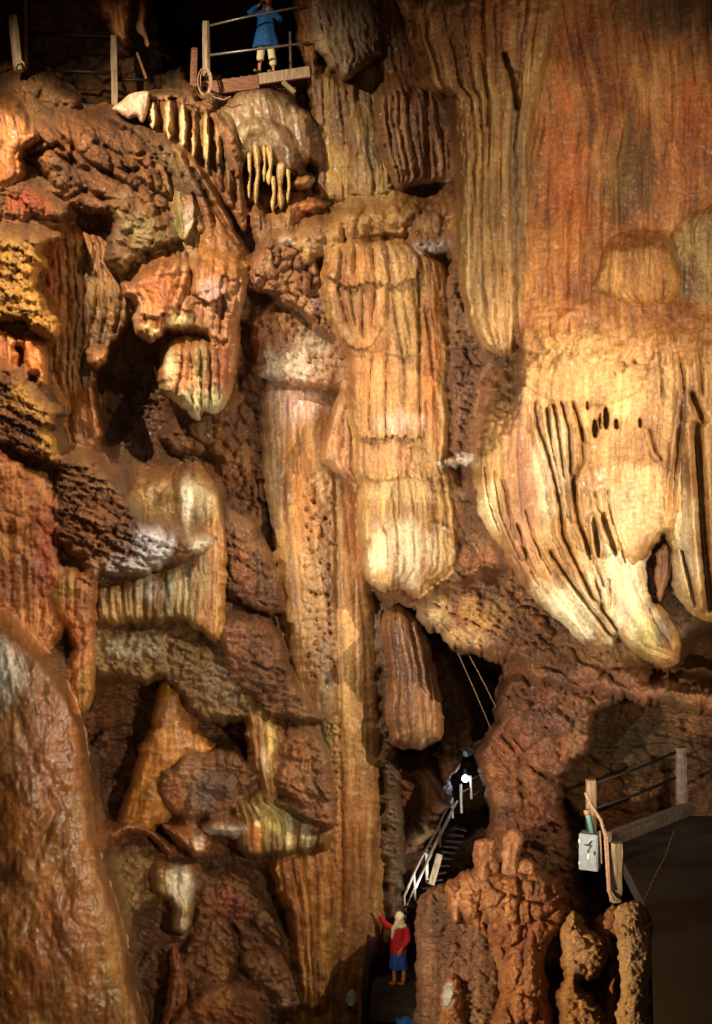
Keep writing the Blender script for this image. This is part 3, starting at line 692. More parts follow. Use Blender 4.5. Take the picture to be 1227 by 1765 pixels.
B('rock_crust', 'knobbly purple brown crust edging the long tan drapery', BO,
  [(768, 450), (795, 448), (806, 520), (828, 580), (855, 625), (838, 690), (822, 760), (800, 785), (780, 775), (774, 640), (770, 540)], 27.5, 28, 30, [('scale', 14, 9, 1.5, 20), ('lump', 26, 15), ('rough', 14, 5)], 'mauve', mat='rough', back=1.6, side=8)
B('stalactite', 'row of small white drips under the ochre stripe drapery', ST,
  [(750, 795), (775, 780), (800, 774), (820, 780), (822, 806), (812, 798), (803, 806), (794, 800), (786, 812), (776, 804), (765, 808)], 27.2, 16, 14, [('flute', 8, 5)], 'white', back=1, edge=1.5, spots=[('b06c40', 770, 785, 30, 12, .7)])
B('rock_lump', 'brown bulging rock tucked right of the lowest cream tier', BO,
  [(775, 830), (800, 815), (826, 830), (842, 880), (872, 930), (905, 985), (870, 1005), (820, 1000), (795, 995), (785, 960), (796, 900)], 27.5, 34, 36, [('lump', 32, 12, 1.5, 20), ('rough', 14, 4)], 'brown', mat='rough', back=1.5, spots=[('b87c50', 820, 960, 40, 30, .7)])
B('stalactite', 'twisted pink stalactite curling against the tall column', ST,
  [(590, 650), (604, 655), (614, 690), (606, 730), (616, 752), (620, 800), (616, 832), (598, 828), (572, 812), (554, 796), (556, 770), (570, 725), (580, 690)], 27.9, 34, 26, [('flute', 13, 9, 10)], 'pink', back=1.6, streak=.8)

# ---- tall column
B('column', 'tallest smooth striped column standing from mid cave to floor', CO,
  [(455, 660), (500, 650), (560, 655), (600, 690), (620, 830), (638, 1000), (650, 1100), (656, 1300), (664, 1500), (664, 1600), (645, 1650), (632, 1700), (622, 1800), (515, 1800), (516, 1600), (530, 1480), (545, 1320), (508, 1200), (484, 1050), (468, 900), (455, 800)], 29.3, 85, 95,
  [('grain', 7, 1.6), ('flute', 30, 2.2, 90), ('pit', 11, 13, (524, 830, 578, 1170)), ('pit', 7, 12, (564, 1240, 586, 1520)), ('line', [(578, 800), (582, 1000), (586, 1300), (590, 1600)], 4, -6), ('line', [(512, 690), (506, 900), (530, 1150)], 4, -3), ('line', [(494, 680), (488, 900)], 2.4, -3), ('line', [(552, 1200), (556, 1700)], 2.6, -3), ('line', [(612, 1000), (620, 1600)], 2, -3)], 'tan',
  step=2.0, streak=.9, mat='smooth', back=2.5,
  spots=[('7c5c40', 560, 1250, 120, 600, .5), ('c8a89c', 505, 690, 60, 50, .8), ('c08038', 520, 840, 34, 130, .7), ('8c7458', 470, 820, 20, 180, .8), ('c07c54', 606, 960, 22, 200, .5), ('8c7c60', 560, 1260, 16, 220, .8), ('b87038', 600, 1450, 40, 200, .5), ('d8b070', 600, 1200, 20, 260, .45)], calm=.03, top=10, side=9, amp=1)
B('rock_crust', 'thin crinkled dark strip down the right side of the tall column', DR,
  [(648, 1035), (660, 1040), (668, 1100), (676, 1200), (684, 1350), (694, 1440), (692, 1500), (684, 1580), (672, 1585), (664, 1500), (658, 1350), (654, 1200)], 29, 14, 12, [('rough', 7, 7), ('lump', 9, 5)], 'grey', mat='rough', back=1.5)
B('column', 'bundle of brown organ-pipe columns at the foot of the tall column, left side', CO,
  [(466, 1480), (490, 1450), (530, 1445), (565, 1450), (574, 1520), (568, 1620), (562, 1745), (524, 1742), (512, 1680), (500, 1600), (480, 1540)], 28.7, 40, 34, [('flute', 15, 11, 50), ('grain', 5, 2)], 'amber', streak=.9, spots=[('6c3c18', 500, 1560, 30, 120, .5)])

# ---- centre-left: pale ledge over the column and its neighbours
B('rock_ledge', 'whitish crusty ledge capping the tall column', LD,
  [(430, 545), (440, 520), (468, 510), (515, 530), (560, 560), (600, 590), (608, 640), (592, 668), (545, 670), (500, 672), (468, 662), (448, 640), (440, 600)], 28.6, 34, 34, [('rough', 13, 9), ('lump', 24, 6)], 'pink', mat='rough',
  spots=[('ddd0b8', 500, 630, 60, 36, .9), ('cdbfa4', 540, 590, 50, 26, .8)])
B('rock_mass', 'lumpy pinkish brown rocks between hanging bell and stacked tiers', BO,
  [(425, 480), (432, 440), (460, 400), (510, 385), (545, 430), (580, 490), (612, 560), (616, 600), (590, 615), (555, 580), (515, 545), (470, 512), (436, 505)], 28.2, 36, 36, [('lump', 30, 15, .8, 60), ('flute', 22, 6), ('rough', 14, 3)], 'pink', mat='rough',
  spots=[('8c5c34', 500, 470, 60, 50, .6), ('b89ca8', 545, 525, 16, 20, .6)])
B('stalactite', 'slim grey finger of rock left of the pinkish rocks', ST,
  [(432, 450), (445, 425), (462, 412), (466, 440), (455, 480), (440, 505), (428, 498)], 27.8, 12, 11, [('flute', 9, 4)], 'mauve', back=.8)
B('stalactite', 'small white glossy nub above the pinkish rocks', ST,
  [(484, 408), (492, 396), (504, 402), (506, 418), (496, 428), (484, 422)], 27.6, 10, 9, [('rough', 8, 3)], 'white', back=.8)

# ---- upper left: dome with candles
B('flowstone_dome', 'upper grey-tan dome below the walkway planks', LD,
  [(380, 215), (392, 180), (412, 160), (440, 148), (475, 158), (505, 178), (535, 210), (545, 280), (500, 300), (420, 290)], 29.1, 60, 70, [('grain', 12, 2), ('rough', 26, 3)], 'grey', mat='smooth', top=16, calm=.3, side=26, spots=[('5a5028', 470, 170, 30, 20, .5), ('9c8050', 430, 190, 50, 30, .5)])
B('flowstone_wall', 'dark brown fluted wall hanging below the pale candle stalactites', WL,
  [(300, 230), (360, 215), (400, 240), (420, 300), (500, 300), (520, 330), (510, 400), (470, 430), (440, 450), (425, 440), (408, 400), (380, 360), (345, 310)], 29.6, 26, 34, [('flute', 13, 12, 20), ('rough', 16, 3)], 'mauve')
B('flowstone_dome', 'lower grey dome fringed with thin yellow candle stalactites', LD,
  [(404, 240), (412, 215), (440, 202), (470, 205), (500, 225), (514, 255), (512, 285), (500, 305), (488, 290), (474, 268), (462, 262), (452, 250), (440, 245), (430, 262), (420, 282), (410, 276)], 28.8, 44, 40, [('flute', 24, 3), ('rough', 22, 2)], 'grey', spots=[('a08c5c', 440, 235, 50, 26, .5)], mat='smooth', back=1.8, top=12, calm=.2, side=20, fringe=8)
def candles(spec, D, pal, labels, group):
    for (x, y0, y1, w), lab in zip(spec, labels):
        hgt = y1 - y0; j = w * .3 * math.sin(x * 1.7)
        B('stalactite', lab, ST, [(x - w * .5, y0 - 8), (x + w * .5, y0 - 8), (x + w * .42 + j, y0 + hgt * .22), (x + w * .3 + j, y0 + hgt * .5), (x + w * .46, y0 + hgt * .78), (x + w * .12, y1), (x - w * .12, y1), (x - w * .44, y0 + hgt * .74), (x - w * .28 + j, y0 + hgt * .48), (x - w * .5 + j, y0 + hgt * .2)],
          D, w * .5, w * .5, [('rough', 9, 1.4)], pal, back=.35, edge=.8, group=group, mat='smooth', lean=0, amp=1)
candles([(429, 272, 340, 7), (441, 258, 352, 10), (455, 258, 312, 6), (463, 262, 318, 11), (470, 312, 362, 8), (484, 290, 360, 13), (496, 300, 350, 7)], 28.55, ('8c6c34', 'c0a060', 'e4cc8c'),
        ['leftmost thin yellow candle stalactite under the grey dome', 'long yellow candle stalactite second from left under the grey dome', 'slim yellow stalactite under the middle of the grey dome', 'stubby pale stalactite with a swollen tip under the grey dome',
         'low short yellow candle hanging beneath the stubby pale one', 'thick tan candle stalactite near the right end of the grey dome', 'rightmost thin candle stalactite under the grey dome'], 'candle stalactites under the grey dome')
B('drapery', 'greyish ribbed curtain below the candle stalactites', DR,
  [(428, 345), (445, 340), (470, 355), (500, 340), (506, 370), (498, 410), (480, 440), (462, 470), (448, 440), (436, 400)], 28.7, 26, 24, [('flute', 10, 8, 20)], 'mauve', back=1.4, spots=[('b8924c', 480, 350, 26, 26, .7)])
B('flowstone_lump', 'round tan knob right of the candle stalactites', BO,
  [(504, 310), (510, 290), (522, 284), (534, 296), (536, 316), (524, 328), (510, 326)], 28.7, 20, 17, [('rough', 14, 2)], 'tan', back=1, mat='smooth')
B('rock_lump', 'orange brown rock right below the round tan knob', BO,
  [(500, 330), (520, 325), (545, 335), (556, 360), (520, 375), (505, 390), (496, 370)], 28.9, 24, 24, [('rough', 16, 5), ('flute', 14, 4)], 'orange', back=1.6)
# ---- pale slab with drip curtains
B('boulder', 'pale pink flat-faced slab at the edge of the walkway hollow', BO,
  [(194, 188), (206, 176), (226, 162), (256, 158), (258, 180), (252, 200), (244, 212), (236, 200), (222, 206), (212, 200)], 28.2, 18, 14, [('rough', 30, 2)], 'white', back=1.2, edge=1.5, spots=[('d8a080', 230, 185, 60, 40, .75)], lean=0)
B('rock_ledge', 'narrow pink-edged rock shelf carrying the drip curtains', LD,
  [(250, 160), (290, 160), (330, 164), (345, 162), (375, 180), (400, 200), (412, 250), (420, 300), (400, 300), (385, 240), (360, 205), (330, 185), (290, 174), (255, 172)], 28.4, 16, 14, [('rough', 12, 6), ('lump', 18, 4)], 'pink', mat='rough', back=2.2)
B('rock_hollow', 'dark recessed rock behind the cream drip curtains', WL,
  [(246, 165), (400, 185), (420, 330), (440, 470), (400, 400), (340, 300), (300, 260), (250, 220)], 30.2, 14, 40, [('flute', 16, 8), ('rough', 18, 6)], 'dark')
B('drapery', 'brown drip curtain with cream streaked ribs under the pink shelf', DR,
  [(248, 172), (290, 166), (330, 172), (362, 188), (390, 205), (408, 245), (420, 300), (424, 400), (402, 376), (372, 330), (340, 296), (318, 262), (290, 240), (262, 222)], 28.75, 24, 22,
  [('flute', 15, 9, 22)] + [('line', [(x, y0), (x + 2 * math.sin(x), (y0 + y1) / 2), (x, y1)], w, am) for x, y0, y1, w, am in ((262, 178, 214, 5, 12), (276, 172, 236, 5, -16), (290, 172, 230, 6, 14), (304, 176, 250, 5, -18), (315, 182, 244, 5, 13), (327, 196, 262, 4, -16), (333, 226, 262, 4, 10),
   (344, 200, 290, 6, -18), (355, 190, 272, 4, 13), (365, 210, 300, 5, -16), (376, 205, 280, 5, 13), (386, 222, 330, 4, -14), (394, 235, 330, 4, 10), (404, 250, 360, 4, -12))], 'brown', top=8, side=6, edge=2, amp=1.1,
  spots=[('e8cc98', 262, 196, 8, 26, 1), ('ecc89a', 290, 200, 9, 36, 1), ('e4cc94', 315, 212, 8, 36, 1), ('dcb888', 334, 244, 7, 22, .9), ('e8d48c', 355, 228, 6, 50, 1), ('c09c60', 376, 236, 8, 46, .8), ('9c7444', 394, 280, 8, 60, .7)])
candles([(263, 196, 222, 7), (291, 214, 240, 7), (316, 226, 252, 7), (333, 246, 270, 6), (356, 240, 282, 6)], 28.15, 'cream',
        ['first short cream drip tip, nearest the pale slab', 'broad peach drip tip below the pink shelf', 'cream drip tip in the middle of the drip curtain', 'small cream drip tip hanging lowest before the slender one', 'long slender yellow drip tip of the drip curtain'], 'drip tips under the pink shelf')
# ---- left: lumpy slope
B('drapery', 'dark glossy fold plunging from the craggy rocks to the hanging bell', DR,
  [(262, 240), (300, 238), (330, 262), (362, 310), (396, 372), (426, 430), (424, 452), (400, 440), (360, 410), (330, 420), (300, 420), (296, 372), (284, 320)], 28.35, 34, 30,
  [('flute', 24, 12, 12), ('rough', 14, 3), ('line', [(318, 268), (352, 330), (392, 396), (424, 440)], 4, -18), ('line', [(282, 252), (298, 320), (300, 400)], 5, -24), ('line', [(330, 330), (334, 380), (316, 420)], 3, 12)], 'brown', top=26, spots=[('8c8458', 306, 340, 16, 50, .7), ('b4a494', 332, 372, 8, 40, .7)])
B('rock_mass', 'long heap of rounded brown lobes sloping down from top left', BO,
  [(58, 200), (95, 186), (150, 184), (195, 186), (228, 216), (262, 262), (292, 320), (306, 380), (300, 430), (255, 445), (215, 400), (190, 372), (150, 370), (112, 350), (80, 310), (44, 268)], 28.6, 44, 60,
  [('lump', 46, 24, 2.0, 38), ('scale', 12, 6, 1.4, 110), ('rough', 16, 3)] + [('line', p, 4.5, -20) for p in ([(60, 190), (100, 232), (150, 280), (210, 312), (236, 330)], [(125, 186), (165, 220), (172, 245)], [(165, 245), (210, 270), (222, 296)], [(45, 270), (100, 250), (130, 280)],
   [(125, 280), (150, 325), (112, 346)], [(50, 295), (90, 325), (100, 362)], [(170, 188), (205, 222)], [(222, 296), (262, 330), (280, 380)], [(150, 330), (200, 350), (230, 345)])], 'brown', mat='rough', spots=[('a0622c', 120, 240, 80, 60, .55), ('8a5c34', 230, 350, 60, 50, .5)])
B('rock_mass', 'dark craggy rocks under the pale pink slab', BO,
  [(190, 186), (225, 205), (262, 215), (300, 245), (340, 300), (345, 340), (310, 330), (290, 300), (262, 270), (236, 240), (200, 215)], 28.1, 18, 22, [('rough', 10, 10), ('lump', 18, 6)], 'dark', mat='rough', back=1.5)
B('drapery', 'rusty rounded fold at the left frame edge below the outcrop', DR,
  [(-40, 165), (10, 160), (36, 172), (52, 200), (66, 240), (48, 258), (36, 270), (34, 310), (-40, 330)], 27.8, 40, 30, [('flute', 22, 10), ('rough', 18, 4)], 'rust', back=2)
B('rock_mass', 'brown lobed rocks by the left frame edge with red flutes in the middle', BO,
  [(-40, 300), (30, 290), (70, 312), (110, 350), (118, 372), (104, 384), (70, 378), (30, 384), (-40, 390)], 27.9, 30, 28, [('scale', 12, 8, 1.6, 28), ('lump', 26, 10, 1.6, 30), ('flute', 11, 7), ('rough', 10, 4)], 'brown', mat='rough', spots=[('a4401c', 60, 350, 50, 26, .8)])
B('drapery', 'dark red and black striped drapery left of the big hanging bell', DR,
  [(70, 400), (110, 372), (160, 372), (200, 410), (215, 470), (222, 540), (205, 590), (170, 640), (160, 700), (110, 700), (88, 600), (80, 500)], 29.6, 30, 44, [('flute', 15, 12, 20), ('strata', 14, 6, 70)], 'brown', spots=[('7c2c10', 90, 440, 22, 90, .8), ('30300f', 160, 540, 50, 80, .5)])
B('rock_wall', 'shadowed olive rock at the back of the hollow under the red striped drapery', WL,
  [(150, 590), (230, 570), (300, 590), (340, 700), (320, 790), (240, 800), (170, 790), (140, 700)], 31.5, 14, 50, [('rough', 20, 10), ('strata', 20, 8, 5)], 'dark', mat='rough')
B('column', 'smooth brown bulb-shaped column beside the dark hollow', CO,
  [(122, 680), (138, 660), (158, 664), (172, 700), (174, 745), (165, 778), (140, 782), (124, 760), (116, 720)], 28.8, 34, 26, [('grain', 10, 2)], 'brown', mat='smooth', back=1.6)
B('stalactite', 'tiny pale stalactite at the rim of the dark hollow', ST,
  [(152, 600), (164, 590), (182, 596), (184, 612), (176, 632), (168, 642), (160, 634), (154, 618)], 28.4, 14, 13, [('flute', 10, 3)], 'pink', back=1)
B('rock_ledge', 'upper yellow terraced ledge at the left frame edge', LD,
  [(-40, 390), (30, 384), (80, 384), (112, 394), (104, 412), (70, 430), (78, 460), (60, 480), (66, 510), (92, 545), (100, 575), (86, 588), (60, 572), (40, 556), (-40, 540)], 27, 30, 24,
  [('scale', 12, 9, 1.8, 28), ('lump', 17, 10, 2.4, 24), ('terr', 26, 12, 24), ('rough', 9, 4)], 'yellow', mat='rough', back=2, spots=[('7c4c1c', 50, 400, 60, 20, .7)])
B('drapery', 'pair of glowing orange folds under the upper yellow ledge', DR,
  [(-40, 545), (30, 552), (50, 565), (74, 585), (78, 620), (76, 660), (70, 668), (60, 650), (50, 648), (44, 620), (30, 600), (20, 640), (-40, 640)], 27.3, 28, 16, [('flute', 20, 10, 40)], 'orange', back=1.4, mat='smooth', spots=[('e07c44', 52, 610, 24, 60, .7)])
B('rock_ledge', 'lower yellow stepped ledge with block-like lips at the left', LD,
  [(-40, 610), (20, 618), (50, 650), (70, 672), (112, 700), (112, 716), (94, 722), (98, 740), (82, 742), (100, 778), (118, 795), (108, 812), (84, 800), (50, 790), (0, 770), (-40, 760)], 26.9, 28, 22,
  [('scale', 11, 9, 1.6, 30), ('lump', 16, 10, 2.2, 28), ('terr', 24, 12, 30), ('rough', 8, 4)], 'brown', mat='rough', back=2, spots=[('dca850', 80, 705, 34, 20, .9), ('dca850', 90, 765, 34, 34, .9), ('c89848', 40, 680, 40, 30, .6)])
B('rock_wall', 'smooth orange brown wall below the lower yellow ledge', WL,
  [(-40, 750), (40, 778), (85, 796), (98, 840), (98, 940), (108, 1010), (112, 1080), (70, 1130), (-40, 1140)], 27.2, 44, 50, [('grain', 10, 3), ('flute', 30, 6), ('rough', 16, 4), ('lump', 40, 5)], 'orange', spots=[('9c3c1c', 78, 960, 20, 90, .7), ('5c3a1c', 30, 1000, 50, 60, .6)], streak=.6)

# ---- bell and boulders
B('boulder', 'olive drab crumpled boulder just left of the green-streaked fin', BO,
  [(176, 340), (200, 322), (225, 322), (245, 345), (275, 362), (300, 392), (306, 418), (285, 432), (250, 440), (222, 466), (206, 474), (188, 452), (190, 410), (200, 380)], 27.9, 36, 36, [('scale', 13, 8, 1.7, 25), ('rough', 11, 7), ('lump', 26, 12, 1.4, 30), ('strata', 12, 5, 30)], 'olive', mat='rough', back=2,
  spots=[('b0a070', 240, 390, 46, 40, .75), ('c4b490', 212, 332, 26, 12, .8), ('8c6050', 205, 420, 16, 40, .6)])
B('drapery', 'green-streaked slanting fin beneath the dark crevice', DR,
  [(294, 330), (306, 318), (322, 326), (346, 352), (362, 380), (370, 420), (350, 440), (320, 440), (306, 410), (302, 370)], 28.2, 22, 22, [('flute', 12, 7), ('rough', 12, 3)], 'olive', back=1.6, spots=[('b8a8a0', 325, 380, 10, 40, .7), ('5c6434', 310, 390, 12, 40, .6)])
B('boulder', 'smooth brown wedge of rock above the hanging bell', BO,
  [(345, 400), (352, 380), (372, 370), (400, 400), (424, 430), (430, 460), (418, 480), (380, 470), (350, 440)], 28, 30, 30, [('rough', 16, 4), ('lump', 30, 5)], 'amber', back=1.8, spots=[('5c3818', 390, 420, 50, 40, .5)])
B('stalactite', 'large pink and orange hanging bell with a ragged cream hem', ST,
  [(214, 480), (230, 462), (262, 436), (300, 424), (330, 428), (370, 424), (410, 440), (424, 470), (420, 510), (408, 550), (400, 600), (372, 600), (350, 580), (300, 572), (285, 580), (262, 594), (246, 588), (234, 560), (236, 530), (218, 510)], 27.4, 56, 56,
  [('line', [(329, 432), (327, 480), (308, 532)], 4, -18), ('line', [(314, 434), (310, 480), (296, 520)], 3, -8), ('line', [(384, 478), (380, 575)], 3, -9), ('lip', [(236, 588), (262, 592), (300, 572), (345, 576), (404, 584)], 46, 13, 14), ('lip', [(336, 506), (360, 520), (388, 504)], 70, 14, 3), ('lip', [(222, 522), (260, 545), (300, 532), (330, 530)], 50, 9, 8), ('flute', 26, 11, 12), ('rough', 14, 4), ('line', [(325, 430), (332, 480), (322, 520)], 4, -14), ('lump', 34, 5)], 'pink', back=2.2,
  spots=[('b46830', 270, 500, 40, 50, .7), ('dcd49c', 310, 556, 26, 22, .9), ('d8c890', 262, 576, 24, 18, .8), ('a8602c', 370, 470, 40, 50, .6), ('b0a0a8', 362, 500, 30, 24, .6)], streak=.8)
B('stalactite', 'lower tooth of the hanging bell, yellow-white and frayed at its tip', ST,
  [(276, 640), (284, 590), (300, 570), (345, 566), (380, 575), (408, 560), (404, 620), (396, 670), (380, 706), (366, 716), (352, 708), (344, 724), (334, 722), (318, 704), (300, 694), (284, 676)], 27.1, 48, 46,
  [('line', [(318, 588), (312, 640), (302, 684)], 3, -12), ('line', [(345, 590), (348, 702)], 3, -12), ('line', [(362, 585), (362, 706)], 3.4, -15), ('line', [(376, 585), (379, 700)], 3, -8), ('line', [(330, 590), (332, 700)], 2.6, -8), ('flute', 20, 11, 16), ('rough', 12, 4)], 'pink', tip=('ecebb8', .55, .85), back=2, spots=[('e4deb0', 292, 630, 16, 40, .9), ('b05c2c', 388, 640, 10, 70, .8), ('a4582c', 316, 650, 14, 40, .6), ('c8c084', 345, 620, 12, 50, .6)], streak=.8)
B('rock_wall', 'dark brown gnarled rock between hanging bell and tall column', WL,
  [(330, 700), (380, 690), (400, 600), (420, 540), (440, 560), (446, 640), (458, 680), (460, 800), (468, 930), (490, 1010), (450, 1020), (400, 960), (380, 880), (370, 800), (300, 780), (280, 740)], 29.9, 34, 44, [('lump', 30, 14, 1.5, 70), ('rough', 16, 7)], 'brown', mat='rough', spots=[('8a5028', 390, 810, 30, 40, .5)])
# ---- left centre ledge
B('column', 'pale fluted stump in front of the olive dome', CO,
  [(304, 812), (326, 800), (350, 806), (374, 826), (380, 870), (378, 930), (310, 930), (306, 860)], 28.3, 34, 26, [('flute', 14, 8, 20), ('rough', 10, 2)], 'olive', spots=[('e4dcb8', 322, 850, 14, 60, .85), ('b0a070', 350, 860, 20, 50, .6)], back=1.6, streak=.8)
B('flowstone_dome', 'olive dome in the shadow behind the whitish ledge', LD,
  [(226, 850), (240, 820), (270, 806), (304, 806), (312, 860), (312, 910), (260, 905), (232, 880)], 28.9, 36, 34, [('grain', 9, 3), ('rough', 20, 2)], 'olive', mat='smooth')
B('rock_ledge', 'scaly brown ledge turning bluish white at its jutting end', LD,
  [(92, 800), (104, 780), (130, 770), (162, 774), (186, 800), (214, 832), (236, 868), (262, 884), (300, 890), (340, 904), (366, 922), (362, 944), (340, 960), (318, 972), (290, 976), (262, 990), (230, 994), (190, 1000), (150, 985), (112, 955), (96, 930), (92, 860)], 27.3, 44, 40,
  [('scale', 12, 9, 1.9, 14), ('lump', 26, 12, 2.2, 18), ('terr', 15, 8, 16), ('rough', 9, 5)], 'brown', mat='rough', back=2.2,
  spots=[('e4dcd4', 262, 935, 56, 34, .9), ('d8d0c0', 225, 975, 60, 22, .85), ('efe0b0', 344, 935, 30, 26, .9), ('9c6038', 140, 900, 50, 60, .5)])
B('drapery', 'olive and cream organ-pipe curtain under the whitish ledge', DR,
  [(164, 985), (200, 985), (250, 980), (300, 965), (345, 950), (360, 990), (362, 1060), (345, 1090), (310, 1072), (270, 1080), (230, 1075), (190, 1080), (166, 1060)], 28, 34, 34, [('flute', 16, 11, 30), ('grain', 6, 2)], 'olive', streak=.9, back=1.8,
  spots=[('d8ccac', 255, 1010, 20, 36, .8), ('7c9484', 291, 1010, 8, 50, .75), ('c8a468', 210, 1060, 50, 26, .7), ('c8b078', 325, 1010, 26, 60, .6)])
B('drapery', 'long narrow golden curtain dropping to a point right of the organ-pipes', DR,
  [(340, 905), (360, 880), (378, 860), (386, 940), (384, 1040), (377, 1106), (366, 1108), (352, 1090), (340, 1050), (338, 980)], 27.8, 22, 20, [('flute', 10, 6, 50), ('grain', 5, 2)], 'amber', streak=1.0, back=1.6, spots=[('8c8050', 350, 1000, 14, 80, .7)])
B('stalactite', 'knotted orange and olive stalactite reaching down past the left wall', ST,
  [(92, 985), (120, 960), (150, 955), (180, 950), (186, 965), (168, 1000), (162, 1060), (160, 1110), (160, 1160), (158, 1200), (146, 1228), (132, 1230), (124, 1200), (120, 1150), (122, 1100), (96, 1060)], 27, 36, 26, [('flute', 16, 8, 20), ('lump', 26, 7), ('rough', 12, 3)], 'orange', back=1.6, spots=[('7c7030', 110, 1020, 30, 30, .6), ('a8883c', 145, 1190, 20, 40, .7)])
B('rock_slope', 'rough olive slope under the organ-pipe curtain', BO,
  [(150, 1075), (200, 1065), (260, 1070), (320, 1070), (370, 1105), (420, 1140), (440, 1180), (432, 1240), (380, 1250), (330, 1235), (290, 1180), (240, 1180), (190, 1170), (150, 1165)], 28.6, 34, 40, [('scale', 13, 7, 1.8, 12), ('rough', 12, 8), ('lump', 26, 8), ('strata', 16, 4, 20)], 'olive', mat='rough', spots=[('c8c0a0', 220, 1115, 60, 24, .6), ('86766c', 380, 1190, 40, 50, .5)])
B('rock_wall', 'dark stepped rock inside the low hollow around the orange stalagmite', WL,
  [(130, 1150), (240, 1150), (340, 1190), (450, 1220), (470, 1300), (470, 1450), (300, 1480), (140, 1470)], 31.2, 30, 60, [('scale', 14, 11, 2.4, 4), ('strata', 14, 12, 4), ('terr', 24, 10, 4), ('lump', 50, 16), ('rough', 12, 5)], 'brown', mat='rough', spots=[('5a3418', 180, 1290, 50, 80, .7)])
B('stalagmite', 'smooth orange pear-shaped stalagmite in the low hollow', SG,
  [(288, 1164), (304, 1176), (324, 1200), (338, 1232), (348, 1262), (372, 1285), (360, 1310), (320, 1340), (300, 1400), (260, 1440), (205, 1430), (212, 1380), (230, 1330), (240, 1290), (258, 1255), (266, 1212), (277, 1181)], 29.4, 56, 60, [('rough', 24, 4), ('grain', 14, 2)], 'amber', mat='smooth', back=1.6, spots=[('d8b090', 288, 1230, 18, 26, .5), ('7c4c1c', 320, 1240, 30, 60, .5)], lean=0)
B('boulder', 'grey brown slab-layered boulder at the right of the low hollow', BO,
  [(272, 1320), (296, 1292), (340, 1272), (400, 1266), (440, 1300), (452, 1330), (446, 1355), (412, 1376), (404, 1400), (372, 1410), (330, 1418), (292, 1400), (274, 1366)], 28.7, 40, 40, [('scale', 9, 6, 2.6, 5), ('strata', 9, 7, 6), ('lump', 44, 12, 1.2), ('rough', 10, 4)], 'mauve', mat='rough', back=2.2, spots=[('7c7068', 355, 1360, 50, 40, .7), ('a05c34', 300, 1370, 26, 40, .7)])
B('rock_ledge', 'small icing-white lip under the slab-layered boulder', LD,
  [(352, 1420), (362, 1404), (382, 1396), (402, 1400), (416, 1416), (418, 1436), (404, 1446), (380, 1442), (358, 1438)], 28, 16, 15, [('lump', 16, 6), ('rough', 8, 3)], 'mauve', mat='rough', back=1.2, tip=('f0ece4', .5, .8))
B('drapery', 'short pink and white pleats hanging left of the icing-white lip', DR,
  [(284, 1420), (310, 1408), (340, 1410), (360, 1425), (360, 1462), (352, 1478), (334, 1478), (318, 1468), (300, 1452)], 28.1, 24, 20, [('flute', 13, 9, 30)], 'pink', back=1.4, streak=1.0, spots=[('e0d4c4', 342, 1450, 12, 30, .8)])
B('rock_ledge', 'uneven rusty shelf crossing the lower left hollow', LD,
  [(150, 1425), (180, 1412), (222, 1408), (250, 1418), (280, 1440), (300, 1460), (290, 1475), (262, 1452), (232, 1436), (200, 1450), (172, 1470), (156, 1470)], 28.4, 20, 18, [('rough', 12, 7), ('flute', 13, 5)], 'orange', mat='rough', back=1.8, spots=[('d8b890', 225, 1416, 22, 12, .8)])
B('rock_mass', 'rough speckled rock left of the long white tongue', BO,
  [(160, 1480), (200, 1455), (235, 1442), (270, 1462), (300, 1490), (296, 1550), (262, 1560), (230, 1590), (200, 1620), (186, 1570), (168, 1520)], 28.9, 30, 36, [('rough', 11, 9), ('lump', 30, 8)], 'olive', mat='rough', spots=[('8c3c18', 180, 1540, 30, 30, .6)])
B('drapery', 'long whitish tongue of flowstone tapering to a blunt end, lower left', DR,
  [(262, 1500), (272, 1472), (300, 1470), (334, 1474), (334, 1520), (328, 1570), (324, 1600), (312, 1612), (302, 1600), (300, 1570), (286, 1552), (268, 1540)], 28.2, 26, 24, [('grain', 9, 3), ('flute', 20, 5)], 'olive', mat='smooth', back=1.4, spots=[('dcd8c0', 312, 1520, 26, 60, .85), ('e8d8c0', 314, 1595, 16, 18, .8)])
B('rock_mass', 'dark reddish jumble of rocks filling the bottom left hollow', BO,
  [(206, 1620), (250, 1570), (320, 1620), (350, 1500), (400, 1480), (450, 1530), (500, 1600), (522, 1700), (524, 1820), (200, 1820)], 29.6, 34, 50, [('scale', 16, 10, 1.6, 30), ('lump', 46, 22, 1.3, 40), ('rough', 14, 8), ('strata', 16, 6, 30)], 'brown', mat='rough', spots=[('8c4838', 400, 1560, 40, 40, .6)])
B('rock_lump', 'pink-flecked rounded boulder by the foot of the organ-pipes', BO,
  [(420, 1640), (450, 1622), (490, 1640), (514, 1690), (520, 1740), (490, 1748), (470, 1720), (440, 1700)], 28.6, 30, 28, [('rough', 11, 8), ('lump', 26, 6)], 'mauve', mat='rough', back=1.6, spots=[('d8a890', 482, 1730, 20, 12, .8)])
B('stalagmite', 'slim reddish stalagmite at the bottom, right of the great smooth cone', SG,
  [(296, 1632), (306, 1640), (318, 1680), (322, 1720), (300, 1760), (280, 1820), (262, 1820), (284, 1740), (290, 1690)], 28.2, 18, 16, [('rough', 12, 5), ('flute', 12, 4)], 'red', back=1, lean=0)
B('boulder', 'knobbly red-brown boulder on the bottom frame edge', BO,
  [(290, 1750), (320, 1716), (360, 1690), (410, 1694), (446, 1720), (470, 1770), (480, 1830), (280, 1830)], 27.9, 36, 34, [('lump', 24, 10, 1.6, 10), ('rough', 12, 7)], 'red', mat='rough')
